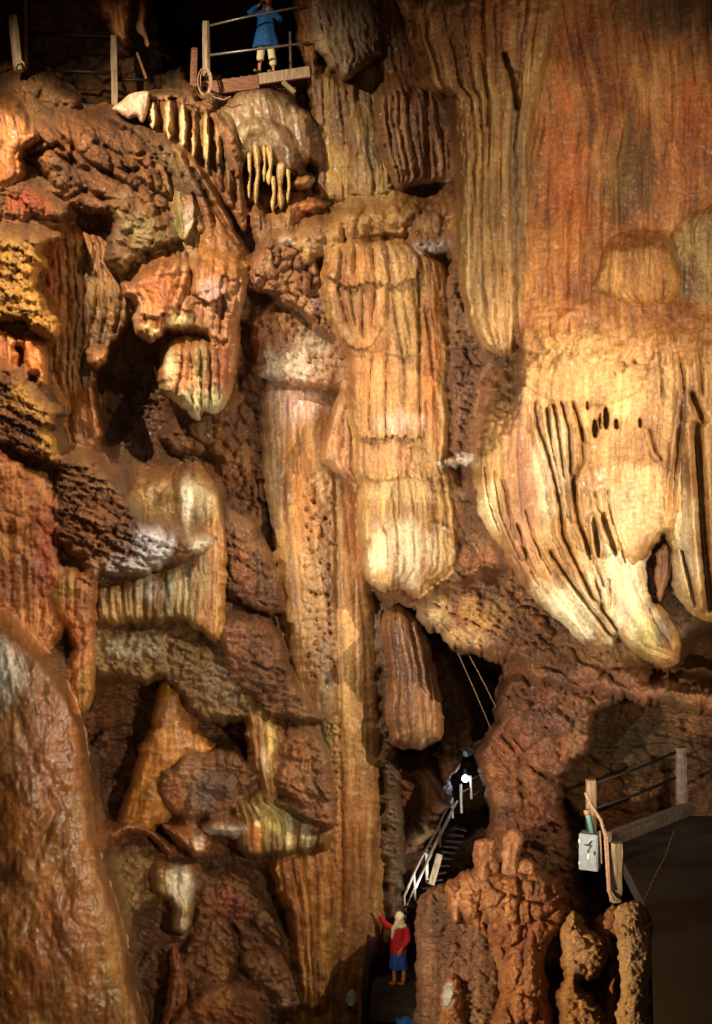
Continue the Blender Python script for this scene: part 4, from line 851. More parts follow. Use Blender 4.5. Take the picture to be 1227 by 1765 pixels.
# ---- ridge of lobes between hollow and column
B('rock_mass', 'brown drooping lobes high on the ridge left of the tall column', BO,
  [(376, 880), (400, 868), (440, 900), (470, 950), (486, 1010), (482, 1060), (450, 1062), (425, 1048), (400, 1040), (384, 1000)], 28.9, 34, 34, [('scale', 12, 8, 1.6, 20), ('lump', 28, 12, 1.6, 50), ('terr', 16, 7, 25), ('flute', 14, 5), ('rough', 10, 4)], 'brown', mat='rough', spots=[('a06030', 420, 980, 26, 50, .6)])
B('rock_mass', 'stack of scaly mauve lobes midway down the ridge', BO,
  [(376, 1060), (400, 1048), (440, 1056), (486, 1090), (500, 1150), (530, 1196), (552, 1236), (540, 1250), (500, 1246), (460, 1236), (436, 1212), (412, 1180), (384, 1120)], 28.4, 44, 42, [('scale', 13, 9, 2.0, 14), ('lump', 30, 13, 2.2, 20), ('terr', 17, 9, 18), ('terr', 44, 12, 14), ('rough', 9, 4)], 'mauve', mat='rough', spots=[('a06440', 400, 1110, 30, 60, .4)])
B('drapery', 'pale yellow pleats below the scaly lobes', DR,
  [(424, 1214), (440, 1200), (470, 1230), (490, 1250), (492, 1320), (480, 1362), (462, 1390), (448, 1350), (432, 1310), (426, 1260)], 28.2, 26, 24, [('flute', 13, 9, 30), ('grain', 5, 2)], 'tan', streak=1.0, back=1.8, spots=[('e8cc80', 470, 1270, 12, 40, .8), ('ecd8ac', 455, 1310, 8, 30, .7)])
B('rock_mass', 'pinkish block-like rock protruding against the tall column', BO,
  [(486, 1256), (510, 1240), (545, 1246), (562, 1290), (574, 1350), (574, 1420), (552, 1430), (520, 1400), (490, 1380), (474, 1350), (486, 1310)], 28, 34, 34, [('lump', 34, 14, 1.3, 20), ('rough', 12, 5), ('line', [(512, 1296), (535, 1278), (556, 1264)], 3, -14), ('flute', 12, 4)], 'pink', mat='rough', back=2,
  spots=[('d8a858', 525, 1245, 34, 12, .8), ('6c4c40', 548, 1350, 30, 60, .6)])
B('drapery', 'lemon and cream organ-pipes at the lower end of the ridge', DR,
  [(404, 1372), (430, 1350), (460, 1330), (486, 1376), (530, 1400), (568, 1410), (566, 1462), (540, 1476), (505, 1478), (470, 1478), (440, 1482), (418, 1470), (408, 1430)], 28.5, 34, 30, [('flute', 16, 12, 30), ('grain', 5, 2)], 'olive', streak=1.0, back=2,
  spots=[('d8cc7c', 470, 1400, 30, 60, .6), ('f0e8b8', 498, 1440, 8, 40, .8), ('e8e4c0', 528, 1440, 10, 36, .8), ('c8843c', 440, 1440, 16, 30, .8), ('f4dcb0', 444, 1420, 8, 8, .9)])
B('rock_disc', 'dark overhanging disc of rock above the lemon organ-pipes', BO,
  [(480, 1382), (492, 1368), (516, 1372), (536, 1392), (552, 1416), (534, 1422), (514, 1412), (494, 1400)], 27.7, 16, 16, [('rough', 18, 3), ('strata', 10, 2, 25)], 'dark', mat='rough', back=1.0)

# ---- foreground cone
B('stalagmite', 'great smooth brown cone in the near bottom left corner', SG,
  [(-60, 1040), (0, 1050), (40, 1080), (92, 1140), (128, 1210), (146, 1280), (152, 1360), (160, 1440), (180, 1510), (208, 1590), (218, 1640), (220, 1680), (240, 1740), (252, 1840), (-60, 1840)], 24.6, 120, 150,
  [('grain', 30, 1.5), ('rough', 60, 3), ('rough', 12, .6), ('bump', 40, 1430, 80, 100, 14), ('bump', 150, 1560, 60, 120, 8), ('bump', 60, 1650, 90, 90, 10), ('line', [(36, 1250), (60, 1320), (92, 1400), (60, 1490)], 9, -6), ('line', [(100, 1500), (130, 1600), (120, 1700)], 8, -4)], 'brown', amp=1.0, mat='smooth', back=5, streak=.35,
  spots=[('ecece4', 4, 1160, 36, 66, .95), ('8c6c44', 190, 1560, 60, 170, .7), ('8a5028', 110, 1600, 80, 110, .5), ('7c5440', 80, 1280, 80, 100, .5), ('a07840', 200, 1690, 40, 70, .5)])
# ---- bottom right: stalagmites
B('rock_mass', 'dark wrinkled flowstone mound left of the stalagmite cluster', BO,
  [(716, 1570), (732, 1540), (770, 1520), (810, 1530), (850, 1560), (870, 1620), (866, 1720), (880, 1840), (726, 1840), (716, 1700)], 26.2, 44, 50, [('scale', 10, 8, 2.8, 6), ('strata', 10, 8, 6), ('lump', 34, 10, 2, 8), ('rough', 10, 4)], 'mauve', mat='rough', spots=[('5a4038', 760, 1600, 50, 60, .5)], lean=0)
B('stalagmite', 'grey-topped wet stalagmite with white streak on the bottom edge', SG,
  [(760, 1700), (776, 1680), (792, 1690), (796, 1730), (806, 1770), (820, 1840), (740, 1840), (756, 1760)], 25.3, 24, 24, [('lump', 20, 8), ('rough', 10, 5)], 'orange', mat='rough', back=1, spots=[('ccd0c8', 772, 1712, 12, 24, .9)], lean=0)
B('stalagmite', 'broad knobbly orange stalagmite mass carrying the stubby fingers', SG,
  [(768, 1530), (785, 1510), (820, 1495), (850, 1500), (900, 1500), (940, 1500), (975, 1530), (980, 1580), (955, 1620), (940, 1650), (944, 1700), (950, 1840), (850, 1840), (860, 1700), (850, 1650), (840, 1620), (820, 1600), (800, 1590), (780, 1572)], 25.4, 60, 50,
  [('lump', 40, 20, .8), ('rough', 14, 6), ('flute', 30, 8)], 'orange', mat='rough', back=2.2, spots=[('b07c54', 820, 1540, 60, 40, .6), ('8a4a20', 900, 1600, 40, 60, .6)], lean=0)
B('drapery', 'pale pointed folds on the left flank of the orange stalagmite mass', DR,
  [(768, 1528), (790, 1524), (820, 1500), (838, 1480), (846, 1520), (838, 1560), (826, 1602), (812, 1590), (802, 1570), (790, 1592), (778, 1586)], 24.9, 26, 20, [('flute', 18, 9, 20)], 'pink', back=1.2, spots=[('a87448', 810, 1540, 40, 40, .5)], lean=0)
for pts, lab in (([(817, 1456), (822, 1449), (846, 1446), (855, 1452), (856, 1480), (852, 1530), (822, 1535), (819, 1500)], 'left stubby finger on the orange stalagmite mass, flat-topped'),
                 ([(868, 1440), (878, 1430), (894, 1432), (903, 1450), (896, 1475), (890, 1540), (864, 1542), (865, 1480)], 'tallest stubby finger on the orange stalagmite mass'),
                 ([(844, 1482), (856, 1476), (862, 1492), (858, 1508), (846, 1508), (840, 1494)], 'small round finger between the two taller stubby ones'),
                 ([(892, 1492), (905, 1478), (918, 1486), (920, 1520), (900, 1528), (888, 1510)], 'low nub right of the tallest stubby finger')):
    B('stalagmite', lab, SG, pts, 25.0, 14, 9, [('rough', 9, 5), ('scale', 9, 4, 1.4, 5), ('flute', 11, 3)], 'pink', mat='rough', back=.8, edge=2.5, group='stubby fingers on the orange mass', lean=0, spots=[('a8683c', pts[0][0], pts[0][1], 40, 40, .5)])
B('stalagmite', 'pointed tan stalagmite with pitted skin near the bottom', SG,
  [(968, 1640), (966, 1610), (976, 1588), (990, 1568), (1004, 1580), (1016, 1600), (1040, 1620), (1046, 1650), (1036, 1680), (1020, 1692), (1000, 1696), (1022, 1720), (1042, 1750), (1048, 1840), (955, 1840), (964, 1760), (958, 1720), (972, 1690)], 24.3, 44, 34,
  [('lump', 26, 11), ('rough', 12, 6)], 'amber', mat='rough', back=1.4, spots=[('ac845c', 995, 1640, 30, 50, .7)], lean=0)
B('stalagmite', 'small leaning brown stalagmite between the tan and scaly ones', SG,
  [(1024, 1590), (1040, 1570), (1060, 1560), (1076, 1600), (1072, 1680), (1060, 1740), (1066, 1840), (1040, 1840), (1044, 1720), (1052, 1660), (1036, 1630)], 24.8, 26, 22, [('lump', 20, 8), ('rough', 12, 4)], 'orange', mat='rough', back=1.4, lean=0)
B('stalagmite', 'straight scaly golden stalagmite, rightmost of the bottom group', SG,
  [(1060, 1580), (1066, 1562), (1084, 1554), (1108, 1558), (1120, 1580), (1126, 1620), (1124, 1680), (1120, 1740), (1122, 1840), (1058, 1840), (1062, 1760), (1068, 1700), (1064, 1640)], 20.5, 42, 32, [('lump', 12, 6, 1.2, 60), ('rough', 10, 5)], 'tan', mat='rough', back=1.4, spots=[('c89c6c', 1094, 1620, 40, 60, .6), ('a07430', 1090, 1740, 40, 60, .6)], lean=0)

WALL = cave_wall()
for a_, k_ in sorted(QUEUE, key=lambda q: -q[0][4]): body(*a_, **k_)
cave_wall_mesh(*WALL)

# ================================================================== THINGS PEOPLE MADE, AND PEOPLE
M_WOOD = plain('weathered_wood', '9a8468', .75, noise=.45, scale=7, stretch=(3, 3, .4))
M_DWOOD = plain('damp_brown_wood', '7c5236', .7, noise=.45, scale=7, stretch=(.5, 3, 3))
M_STEEL = plain('galvanised_tube', 'a09a8c', .4, .7, noise=.3, scale=20)
M_WHITE = plain('white_paint', 'ece6d8', .5, noise=.2, scale=12)
M_BLACK = plain('black_iron', '120e0a', .6, noise=.4)
M_CONC = plain('wet_dark_concrete', '262420', .5, noise=.6, scale=1.6)
M_KERB = plain('kerb_concrete', '6a5e54', .8, noise=.4, scale=6)
M_CAB = plain('beige_cable', 'a8866a', .6, noise=.4, scale=20)
M_BOX = plain('grey_enamel', '8c98a0', .45, noise=.2, scale=9)
M_BLUE = plain('blue_cloth', '1c5ca0', .8, noise=.3, scale=18)
M_NAVY = plain('royal_blue_cloth', '24489c', .8, noise=.25, scale=18)
M_RED = plain('red_cloth', 'b01418', .8, noise=.25, scale=18)
M_CREAM = plain('cream_cloth', 'e8dcb4', .8, noise=.15, scale=18)
M_SKIN = plain('skin', 'c08060', .55, noise=.1)
M_HAIR = plain('auburn_hair', 'a83c1c', .6, noise=.35, scale=30)
M_SHOE = plain('shoe_leather', '5a6c50', .6, noise=.3)
M_TSHOE = plain('tan_leather', 'b46c20', .6, noise=.3)
M_STONE = plain('path_stone', '2a201a', .8, noise=.5, scale=4)
M_TEAL = plain('teal_plastic', '6c9c9c', .5, noise=.2)
M_BULB = plain('lit_bulb', 'ffffff', .3, noise=0, emit=((.80, .90, 1.0), 9))
M_DIM = plain('lit_small_bulb', 'ffffff', .3, noise=0, emit=((1, .93, .8), 1.5))

def V3(px, py, D): return Vector(W(px, py, D))

def mk(name, bm, mat, parent=None, smooth=False, origin=None):
    me = bpy.data.meshes.new(name)
    bmesh.ops.recalc_face_normals(bm, faces=bm.faces)
    if origin is not None:
        bmesh.ops.translate(bm, verts=bm.verts, vec=-Vector(origin))
    bm.to_mesh(me); bm.free(); me.materials.append(mat)
    if smooth:
        for p in me.polygons: p.use_smooth = True
    o = bpy.data.objects.new(name, me); COL.objects.link(o)
    if origin is not None: o.location = origin
    if parent: o.parent = parent; 
    return o

def thing(name, label, cat, loc, group=None):
    o = bpy.data.objects.new(name, None); COL.objects.link(o); o.location = loc
    o['label'] = label; o['category'] = cat
    if group: o['group'] = group
    bpy.context.view_layer.update()
    return o

def child(o, parent):      # keep world position
    o.parent = parent; o.matrix_parent_inverse = parent.matrix_world.inverted(); return o

def tube(bm, pts, r, n=8, close=True):
    pts = [Vector(p) for p in pts]; rs = r if isinstance(r, (list, tuple)) else [r] * len(pts)
    rings = []
    for i, p in enumerate(pts):
        t = (pts[min(i + 1, len(pts) - 1)] - pts[max(i - 1, 0)]).normalized()
        a = t.cross(Vector((0, 1, 0.01))).normalized()
        if a.length < .1: a = Vector((1, 0, 0))
        b = t.cross(a).normalized()
        rings.append([bm.verts.new(p + rs[i] * (math.cos(k / n * 6.2832) * a + math.sin(k / n * 6.2832) * b)) for k in range(n)])
    for i in range(len(rings) - 1):
        for k in range(n):
            bm.faces.new((rings[i][k], rings[i][(k + 1) % n], rings[i + 1][(k + 1) % n], rings[i + 1][k]))
    if close:
        bm.faces.new(rings[0][::-1]); bm.faces.new(rings[-1])

def beam(bm, a, b, w, h, up=Vector((0, 0, 1)), bev=.012):
    """squared timber from a to b, w across (depth side), h along up"""
    a, b = Vector(a), Vector(b); t = (b - a).normalized(); s = t.cross(up).normalized(); u = s.cross(t).normalized()
    vs = []
    for p in (a, b):
        for sx, sz in ((-1, -1), (1, -1), (1, 1), (-1, 1)):
            vs.append(bm.verts.new(p + s * sx * w / 2 + u * sz * h / 2))
    f = []
    for q in ((0, 1, 2, 3), (7, 6, 5, 4), (0, 4, 5, 1), (1, 5, 6, 2), (2, 6, 7, 3), (3, 7, 4, 0)):
        f.append(bm.faces.new([vs[i] for i in q]))
    if bev: bmesh.ops.bevel(bm, geom=list({e for q in f for e in q.edges}), offset=bev, segments=2, affect='EDGES', profile=.6)

def post_part(name, a, b, w, mat, parent, label=None, rough=.012, seed=1):
    """timber post with a worn, uneven surface"""
    bm = bmesh.new(); a, b = Vector(a), Vector(b); n = 10; L = 9
    rnd = random.Random(seed); ph = [rnd.uniform(.86, 1.1) for _ in range(n)]
    rings = []
    t = (b - a).normalized(); s = t.cross(Vector((0, 1, 0))).normalized(); u = Vector((0, 1, 0))
    for i in range(L):
        p = a.lerp(b, i / (L - 1)); ring = []
        for k in range(n):
            an = k / n * 6.2832; sq = 1 / max(abs(math.cos(an)), abs(math.sin(an))) ** .55
            r = w / 2 * ph[k] * sq * (1 + rnd.uniform(-.06, .06)) * (.9 if i in (0, L - 1) else 1)
            ring.append(bm.verts.new(p + s * math.cos(an) * r + u * math.sin(an) * r))
        rings.append(ring)
    for i in range(L - 1):
        for k in range(n):
            bm.faces.new((rings[i][k], rings[i][(k + 1) % n], rings[i + 1][(k + 1) % n], rings[i + 1][k]))
    bm.faces.new(rings[0][::-1]); bm.faces.new(rings[-1])
    o = mk(name, bm, mat)
    if parent: child(o, parent)
    if label: o['label'] = label
    return o

def bars(name, segs, r, mat, parent, n=8):
    bm = bmesh.new()
    for pts in segs: tube(bm, pts, r, n)
    o = mk(name, bm, mat, smooth=True)
    if parent: child(o, parent)
    return o

# ---- walkway at the top
DW = 29.2
wk = thing('walkway', 'plank walkway crossing the black tunnel mouth above the grey dome', 'walkway', V3(362, 160, DW))
bm = bmesh.new(); beam(bm, V3(360, 153, DW), V3(446, 141, DW), .1, .33); child(mk('fascia_board', bm, M_DWOOD), wk)
bm = bmesh.new(); beam(bm, V3(446, 137, DW - .05), V3(534, 124, DW - .05), .1, .26); child(mk('fascia_board', bm, M_WOOD), wk)
for k in range(12):
    x = 362 + k * 14.5; bm = bmesh.new()
    beam(bm, V3(x, 141 - k * 2.0, DW + .1), V3(x, 141 - k * 2.0, DW + .1) + Vector((0, 1.6, .02)), .19, .05)
    child(mk('deck_board', bm, M_DWOOD), wk)
bm = bmesh.new(); beam(bm, V3(487, 141, DW - .16), V3(508, 160, DW - .1), .09, .1); child(mk('prop', bm, M_WOOD), wk)
rl = thing('railing', 'steel tube handrail on a thick wooden post in front of the blue-coated person', 'railing', V3(355, 128, DW))
post_part('post', V3(356, 132, DW - .2), V3(355, 38, DW - .2), .2, M_WOOD, rl, seed=3)
bars('rail', [[V3(362, 44, DW - .25), V3(430, 28, DW - .25), V3(545, 6, DW - .1)]], .028, M_STEEL, rl)
bars('rail', [[V3(362, 95, DW - .25), V3(440, 85, DW - .25), V3(534, 73, DW - .15)]], .03, M_STEEL, rl)
bars('stanchion', [[V3(501, 122, DW + .6), V3(500, 55, DW + .6)]], .035, M_KERB, rl)
st = post_part('wooden_stake', V3(333, 165, DW + .2), V3(335, 84, DW + .2), .17, M_DWOOD, None, seed=8)
st['label'] = 'shorter brown stake just left of the thick railing post'; st['category'] = 'stake'
# coil of cable hung on the post
cc = V3(354, 142, DW - .42); bm = bmesh.new(); rnd = random.Random(4)
for k in range(6):
    rx, rz = .11 + .012 * k, .30 + .02 * (k % 3); ox = rnd.uniform(-.02, .02)
    pts = [cc + Vector((ox + rx * math.cos(a), -.012 * k + .02 * math.sin(a * 2 + k), rz * math.sin(a))) for a in [q * 6.2832 / 20 for q in range(21)]]
    tube(bm, pts, .013, 6, False)
co = mk('cable_coil', bm, M_CAB, smooth=True); co['label'] = 'coil of pale cable hung on the thick railing post'; co['category'] = 'cable coil'
bm = bmesh.new(); tube(bm, [V3(360, 158, DW - .45), V3(370, 168, DW - .6), V3(386, 172, DW - .8), V3(398, 166, DW - .9)], .014, 6)
o = mk('loose_cable', bm, M_CAB, smooth=True); o['label'] = 'loose cable end drooping from the coil onto the grey dome'; o['category'] = 'cable'

# ---- handrail at top left
DL = 30.6
lr = thing('railing', 'dark iron handrail with two bars across the brown rock at top left', 'railing', V3(120, 175, DL))
bars('rail', [[V3(44, 55, DL), V3(120, 60, DL), V3(196, 63, DL)]], .05, M_BLACK, lr)
bars('rail', [[V3(88, 121, DL), V3(196, 126, DL)]], .05, M_BLACK, lr)
bars('rail', [[V3(200, 138, DL + .1), V3(254, 137, DL + .1)]], .045, M_BLACK, lr)
bars('rail', [[V3(120, 181, DL), V3(196, 183, DL)]], .06, M_BLACK, lr)
post_part('post', V3(198, 182, DL - .2), V3(196, 62, DL - .2), .17, M_WOOD, lr, seed=9)
post_part('post', V3(45, 112, DL - .2), V3(43, -30, DL - .2), .1, M_DWOOD, lr, seed=12)
s1 = post_part('wooden_post', V3(32, 122, 28.9), V3(22, 28, 28.9), .23, M_WOOD, None, seed=20)
s1['label'] = 'stubby grey wooden post leaning at the top left corner'; s1['category'] = 'post'
s2 = post_part('wooden_rod', V3(252, 136, 30.2), V3(236, 91, 30.2), .07, M_DWOOD, None, seed=21)
s2['label'] = 'thin slanting brown rod by the tunnel mouth'; s2['category'] = 'rod'
bm = bmesh.new(); tube(bm, [V3(24, 118, 28.7), V3(27, 104, 28.6), V3(34, 102, 28.6), V3(40, 108, 28.6), V3(44, 116, 28.7)], .02, 6)
o = mk('cable_tie', bm, M_CAB, smooth=True); o['label'] = 'loop of pale cord round the foot of the stubby corner post'; o['category'] = 'cord'

# ---- people
def skin_mesh(name, nodes, edges, mat, parent, root=0, sub=2):
    """nodes: (x, y, z, rx, ry) joints; one continuous skinned surface"""
    me = bpy.data.meshes.new(name)
    me.from_pydata([n[:3] for n in nodes], edges, [])
    o = bpy.data.objects.new(name, me); COL.objects.link(o)
    m = o.modifiers.new('skin', 'SKIN'); m.use_smooth_shade = True; m.branch_smoothing = .4
    for i, n in enumerate(nodes):
        sv = me.skin_vertices[0].data[i]; sv.radius = (n[3], n[4] if len(n) > 4 else n[3]); sv.use_root = (i == root)
    if sub:
        s = o.modifiers.new('sub', 'SUBSURF'); s.levels = sub; s.render_levels = sub
    dg = bpy.context.evaluated_depsgraph_get(); dg.update()
    nm = bpy.data.meshes.new_from_object(o.evaluated_get(dg)); bpy.data.objects.remove(o, do_unlink=True)
    nm.name = name; nm.materials.clear(); nm.materials.append(mat)
    for p in nm.polygons: p.use_smooth = True
    o = bpy.data.objects.new(name, nm); COL.objects.link(o)
    o.parent = parent
    return o

def hand_nodes(N, E, wrist, d, side):
    """palm, four fingers and a thumb, appended to a body's skeleton"""
    d = Vector(d).normalized(); s = d.cross(Vector((0, 1, 0))).normalized() * side; c = Vector((0, -1, 0))
    w = Vector(N[wrist][:3]); b = len(N)
    N.append((*(w + d * .06), .034, .018)); E.append((wrist, b))
    for k, (of, ln) in enumerate(((-.030, .070), (-.010, .080), (.011, .074), (.030, .058))):
        i = len(N); p = w + d * .095 + s * of
        N.append((*p, .0095)); N.append((*(p + d * ln * .55 + c * .012), .009)); N.append((*(p + d * ln * .8 + c * .04), .007))
        E += [(b, i), (i, i + 1), (i + 1, i + 2)]
    i = len(N); p = w + d * .035 - s * .035
    N.append((*p, .011)); N.append((*(p + d * .035 - s * .022 + c * .01), .010)); N.append((*(p + d * .065 - s * .018 + c * .03), .008))
    E += [(wrist, i), (i, i + 1), (i + 1, i + 2)]

def face(bm, c, r, fwd, right):
    pass

def person(label, foot, hgt, shL, elL, haL, shR, elR, haR, stance, fwd, yaw=0):
    """adult body 1.70 m at scale hgt/1.70; returns root and joint list"""
    root = thing('person', label, 'person', foot)
    k = hgt / 1.70; root.scale = (k, k, k); root.rotation_euler[2] = yaw
    f = Vector(fwd)
    N = [(0, 0, .93, .135, .105), (0, 0, 1.08, .115, .09), (0, 0, 1.25, .14, .10), (0, 0, 1.38, .13, .085), (0, 0, 1.45, .052, .052), (0, 0.0, 1.52, .05, .05),
         (f.x * .015, f.y * .015, 1.565, .068, .078), (0, 0, 1.63, .078, .092), (0, 0, 1.685, .05, .06)]
    E = [(0, 1), (1, 2), (2, 3), (3, 4), (4, 5), (5, 6), (6, 7), (7, 8)]
    def arm(sh, el, ha, side):
        i = len(N)
        N.append((*sh, .056)); N.append((*((Vector(sh) + Vector(el)) / 2), .046)); N.append((*el, .038)); N.append((*((Vector(el) * .55 + Vector(ha) * .45)), .037)); N.append((*ha, .024))
        E.extend([(3, i), (i, i + 1), (i + 1, i + 2), (i + 2, i + 3), (i + 3, i + 4)])
        hand_nodes(N, E, i + 4, Vector(ha) - Vector(el), side)
        return i
    a1 = arm(shL, elL, haL, 1); a2 = arm(shR, elR, haR, -1)
    for sx, (kx, ky, ax, ay) in zip((-1, 1), stance):
        i = len(N)
        N.append((sx * .09, 0, .86, .092)); N.append((sx * .095 + kx * .5, ky * .5, .68, .074)); N.append((sx * .1 + kx, ky, .48, .052)); N.append((sx * .1 + (kx + ax) / 2, (ky + ay) / 2 + .015, .33, .054)); N.append((sx * .1 + ax, ay, .10, .034))
        N.append((sx * .1 + ax, ay, .045, .038)); N.append((sx * .1 + ax + f.x * .13, ay + f.y * .13, .03, .036, .026)); N.append((sx * .1 + ax + f.x * .2, ay + f.y * .2, .024, .028, .02))
        E.extend([(0, i), (i, i + 1), (i + 1, i + 2), (i + 2, i + 3), (i + 3, i + 4), (i + 4, i + 5), (i + 5, i + 6), (i + 6, i + 7)])
    b = skin_mesh('body', N, E, M_SKIN, root)
    # nose, ears, eyes, mouth
    hc = Vector((f.x * .02, f.y * .02, 1.61)); rt = Vector((f.y, -f.x, 0))
    bm = bmesh.new()
    tube(bm, [hc + f * .082 + Vector((0, 0, .022)), hc + f * .108 + Vector((0, 0, -.012)), hc + f * .084 + Vector((0, 0, -.022))], [.008, .015, .012], 8)
    o = mk('nose', bm, M_SKIN, smooth=True); o.parent = root
    for s in (-1, 1):
        bm = bmesh.new(); tube(bm, [hc + rt * s * .078 + Vector((0, 0, .02)), hc + rt * s * .094 - f * .01, hc + rt * s * .08 + Vector((0, 0, -.028))], [.010, .016, .008], 8)
        o = mk('ear', bm, M_SKIN, smooth=True); o.parent = root
    for s in (-1, 1):
        bm = bmesh.new(); bmesh.ops.create_uvsphere(bm, u_segments=8, v_segments=6, radius=.013)
        bmesh.ops.translate(bm, verts=bm.verts, vec=hc + f * .078 + rt * s * .031 + Vector((0, 0, .022)))
        o = mk('eye', bm, M_BLACK, smooth=True); o.parent = root
    bm = bmesh.new(); tube(bm, [hc + f * .083 - rt * .024 + Vector((0, 0, -.05)), hc + f * .09 + Vector((0, 0, -.05)), hc + f * .083 + rt * .024 + Vector((0, 0, -.05))], [.004, .008, .004], 6)
    o = mk('mouth', bm, M_RED, smooth=True); o.parent = root
    return root

def garment(name, nodes, edges, mat, root, **k): return skin_mesh(name, nodes, edges, mat, root, **k)

def cloth(name, rings, tubes, mat, root, seed=1, fold=.012, vox=.018):
    """garment as one surface: a lathed body of (z, cx, cy, rx, ry) rings, joined with sleeves, with soft folds"""
    bm = bmesh.new(); n = 28; L = []
    zs = [r[0] for r in rings]
    fine = []
    for i in range(len(rings) - 1):
        for q in range(4):
            t = q / 4; fine.append([rings[i][c] * (1 - t) + rings[i + 1][c] * t for c in range(5)])
    fine.append(list(rings[-1])); rnd = random.Random(seed); ph = [rnd.uniform(0, 6.28) for _ in range(4)]
    for (z, cx, cy, rx, ry) in fine:
        low = (max(zs) - z) / (max(zs) - min(zs))
        L.append([bm.verts.new((cx + (rx + fold * (.3 + low) * math.sin(7 * a + ph[0] + z * 3) + fold * .6 * math.sin(12 * a + ph[1])) * math.cos(a), cy + (ry + fold * (.3 + low) * math.sin(6 * a + ph[2] + z * 2)) * math.sin(a), z + .008 * math.sin(5 * a + z * 20))) for a in [k / n * 6.2832 for k in range(n)]])
    for i in range(len(L) - 1):
        for k in range(n): bm.faces.new((L[i][k], L[i][(k + 1) % n], L[i + 1][(k + 1) % n], L[i + 1][k]))
    bm.faces.new(L[0][::-1]); bm.faces.new(L[-1])
    for pts, rs in tubes: tube(bm, pts, rs, 14)
    o = mk(name, bm, mat, smooth=True)
    m = o.modifiers.new('r', 'REMESH'); m.mode = 'VOXEL'; m.voxel_size = vox; m.use_smooth_shade = True
    m2 = o.modifiers.new('s', 'SMOOTH'); m2.factor = .6; m2.iterations = 3
    dg = bpy.context.evaluated_depsgraph_get(); nm = bpy.data.meshes.new_from_object(o.evaluated_get(dg)); o.modifiers.clear(); o.data = nm; o.data.materials.clear(); o.data.materials.append(mat)
    o.parent = root; return o

# blue-coated visitor on the walkway, facing left, both hands raised to the face
f1 = Vector((-.55, -.83, 0)).normalized()
shL, elL, haL = (-.19, 0, 1.36), (-.36, -.06, 1.32), (-.15, -.20, 1.45)
shR, elR, haR = (.19, 0, 1.36), (.33, -.04, 1.18), (.06, -.2, 1.42)
p1 = person('person in long blue coat and cream trousers standing on the walkway, hands at the face', V3(458, 127, DW + .35), 1.86, shL, elL, haL, shR, elR, haR, ((-.02, -.02, -.04, 0), (.03, -.03, .07, .05)), f1)
cloth('coat', [(1.45, 0, 0, .07, .07), (1.41, 0, 0, .15, .10), (1.36, 0, 0, .19, .125), (1.22, 0, 0, .185, .14), (1.05, 0, 0, .195, .15), (.90, 0, 0, .225, .18), (.72, 0, 0, .265, .205), (.56, 0, 0, .30, .22)],
      [([(-.17, 0, 1.36), (-.28, -.03, 1.34), (-.37, -.06, 1.315)], [.085, .08, .075]), ([(-.37, -.06, 1.315), (-.26, -.14, 1.39), (-.18, -.19, 1.435)], [.074, .06, .05]),
       ([(.17, 0, 1.36), (.27, -.02, 1.27), (.34, -.04, 1.17)], [.085, .08, .072]), ([(.34, -.04, 1.17), (.2, -.13, 1.30), (.10, -.19, 1.385)], [.072, .06, .048])], M_BLUE, p1, 3, .014)
cloth('collar', [(1.50, 0, -.01, .062, .06), (1.46, 0, -.01, .085, .08), (1.42, 0, -.02, .10, .10)], [([(.02, -.11, 1.44), (.06, -.13, 1.36), (.09, -.14, 1.29)], [.03, .028, .018])], plain('pink_scarf', 'cc8c84', .8), p1, 5, .006, .012)
garment('trousers', [(0, 0, .9, .15, .12), (-.09, 0, .78, .11), (-.11, 0, .48, .088), (-.13, 0, .27, .095), (.09, 0, .78, .11), (.125, 0, .48, .088), (.17, .03, .16, .095)],
        [(0, 1), (1, 2), (2, 3), (0, 4), (4, 5), (5, 6)], M_CREAM, p1)
for s, (ax, ay) in ((-1, (-.04, 0)), (1, (.07, .05))):
    garment('shoe', [(s * .1 + ax, ay + .02, .045, .05, .045), (s * .1 + ax + f1.x * .1, ay + f1.y * .1, .035, .05, .036), (s * .1 + ax + f1.x * .19, ay + f1.y * .19, .03, .042, .028)], [(0, 1), (1, 2)], M_SHOE, p1)
bm = bmesh.new(); c = V3(458, 127, DW + .35) + Vector((-.05, -.3, 1.6)); beam(bm, c + Vector((-.075, 0, 0)), c + Vector((.075, 0, 0)), .07, .1); bmesh.ops.create_cone(bm, cap_ends=True, segments=12, radius1=.035, radius2=.03, depth=.06, matrix=__import__('mathutils').Matrix.Translation(c + Vector((0, -.06, 0))) @ __import__('mathutils').Matrix.Rotation(math.pi / 2, 4, 'X'))
o = mk('camera_body', bm, M_BLACK); o['label'] = 'small black camera held up by the person in the blue coat'; o['category'] = 'camera'

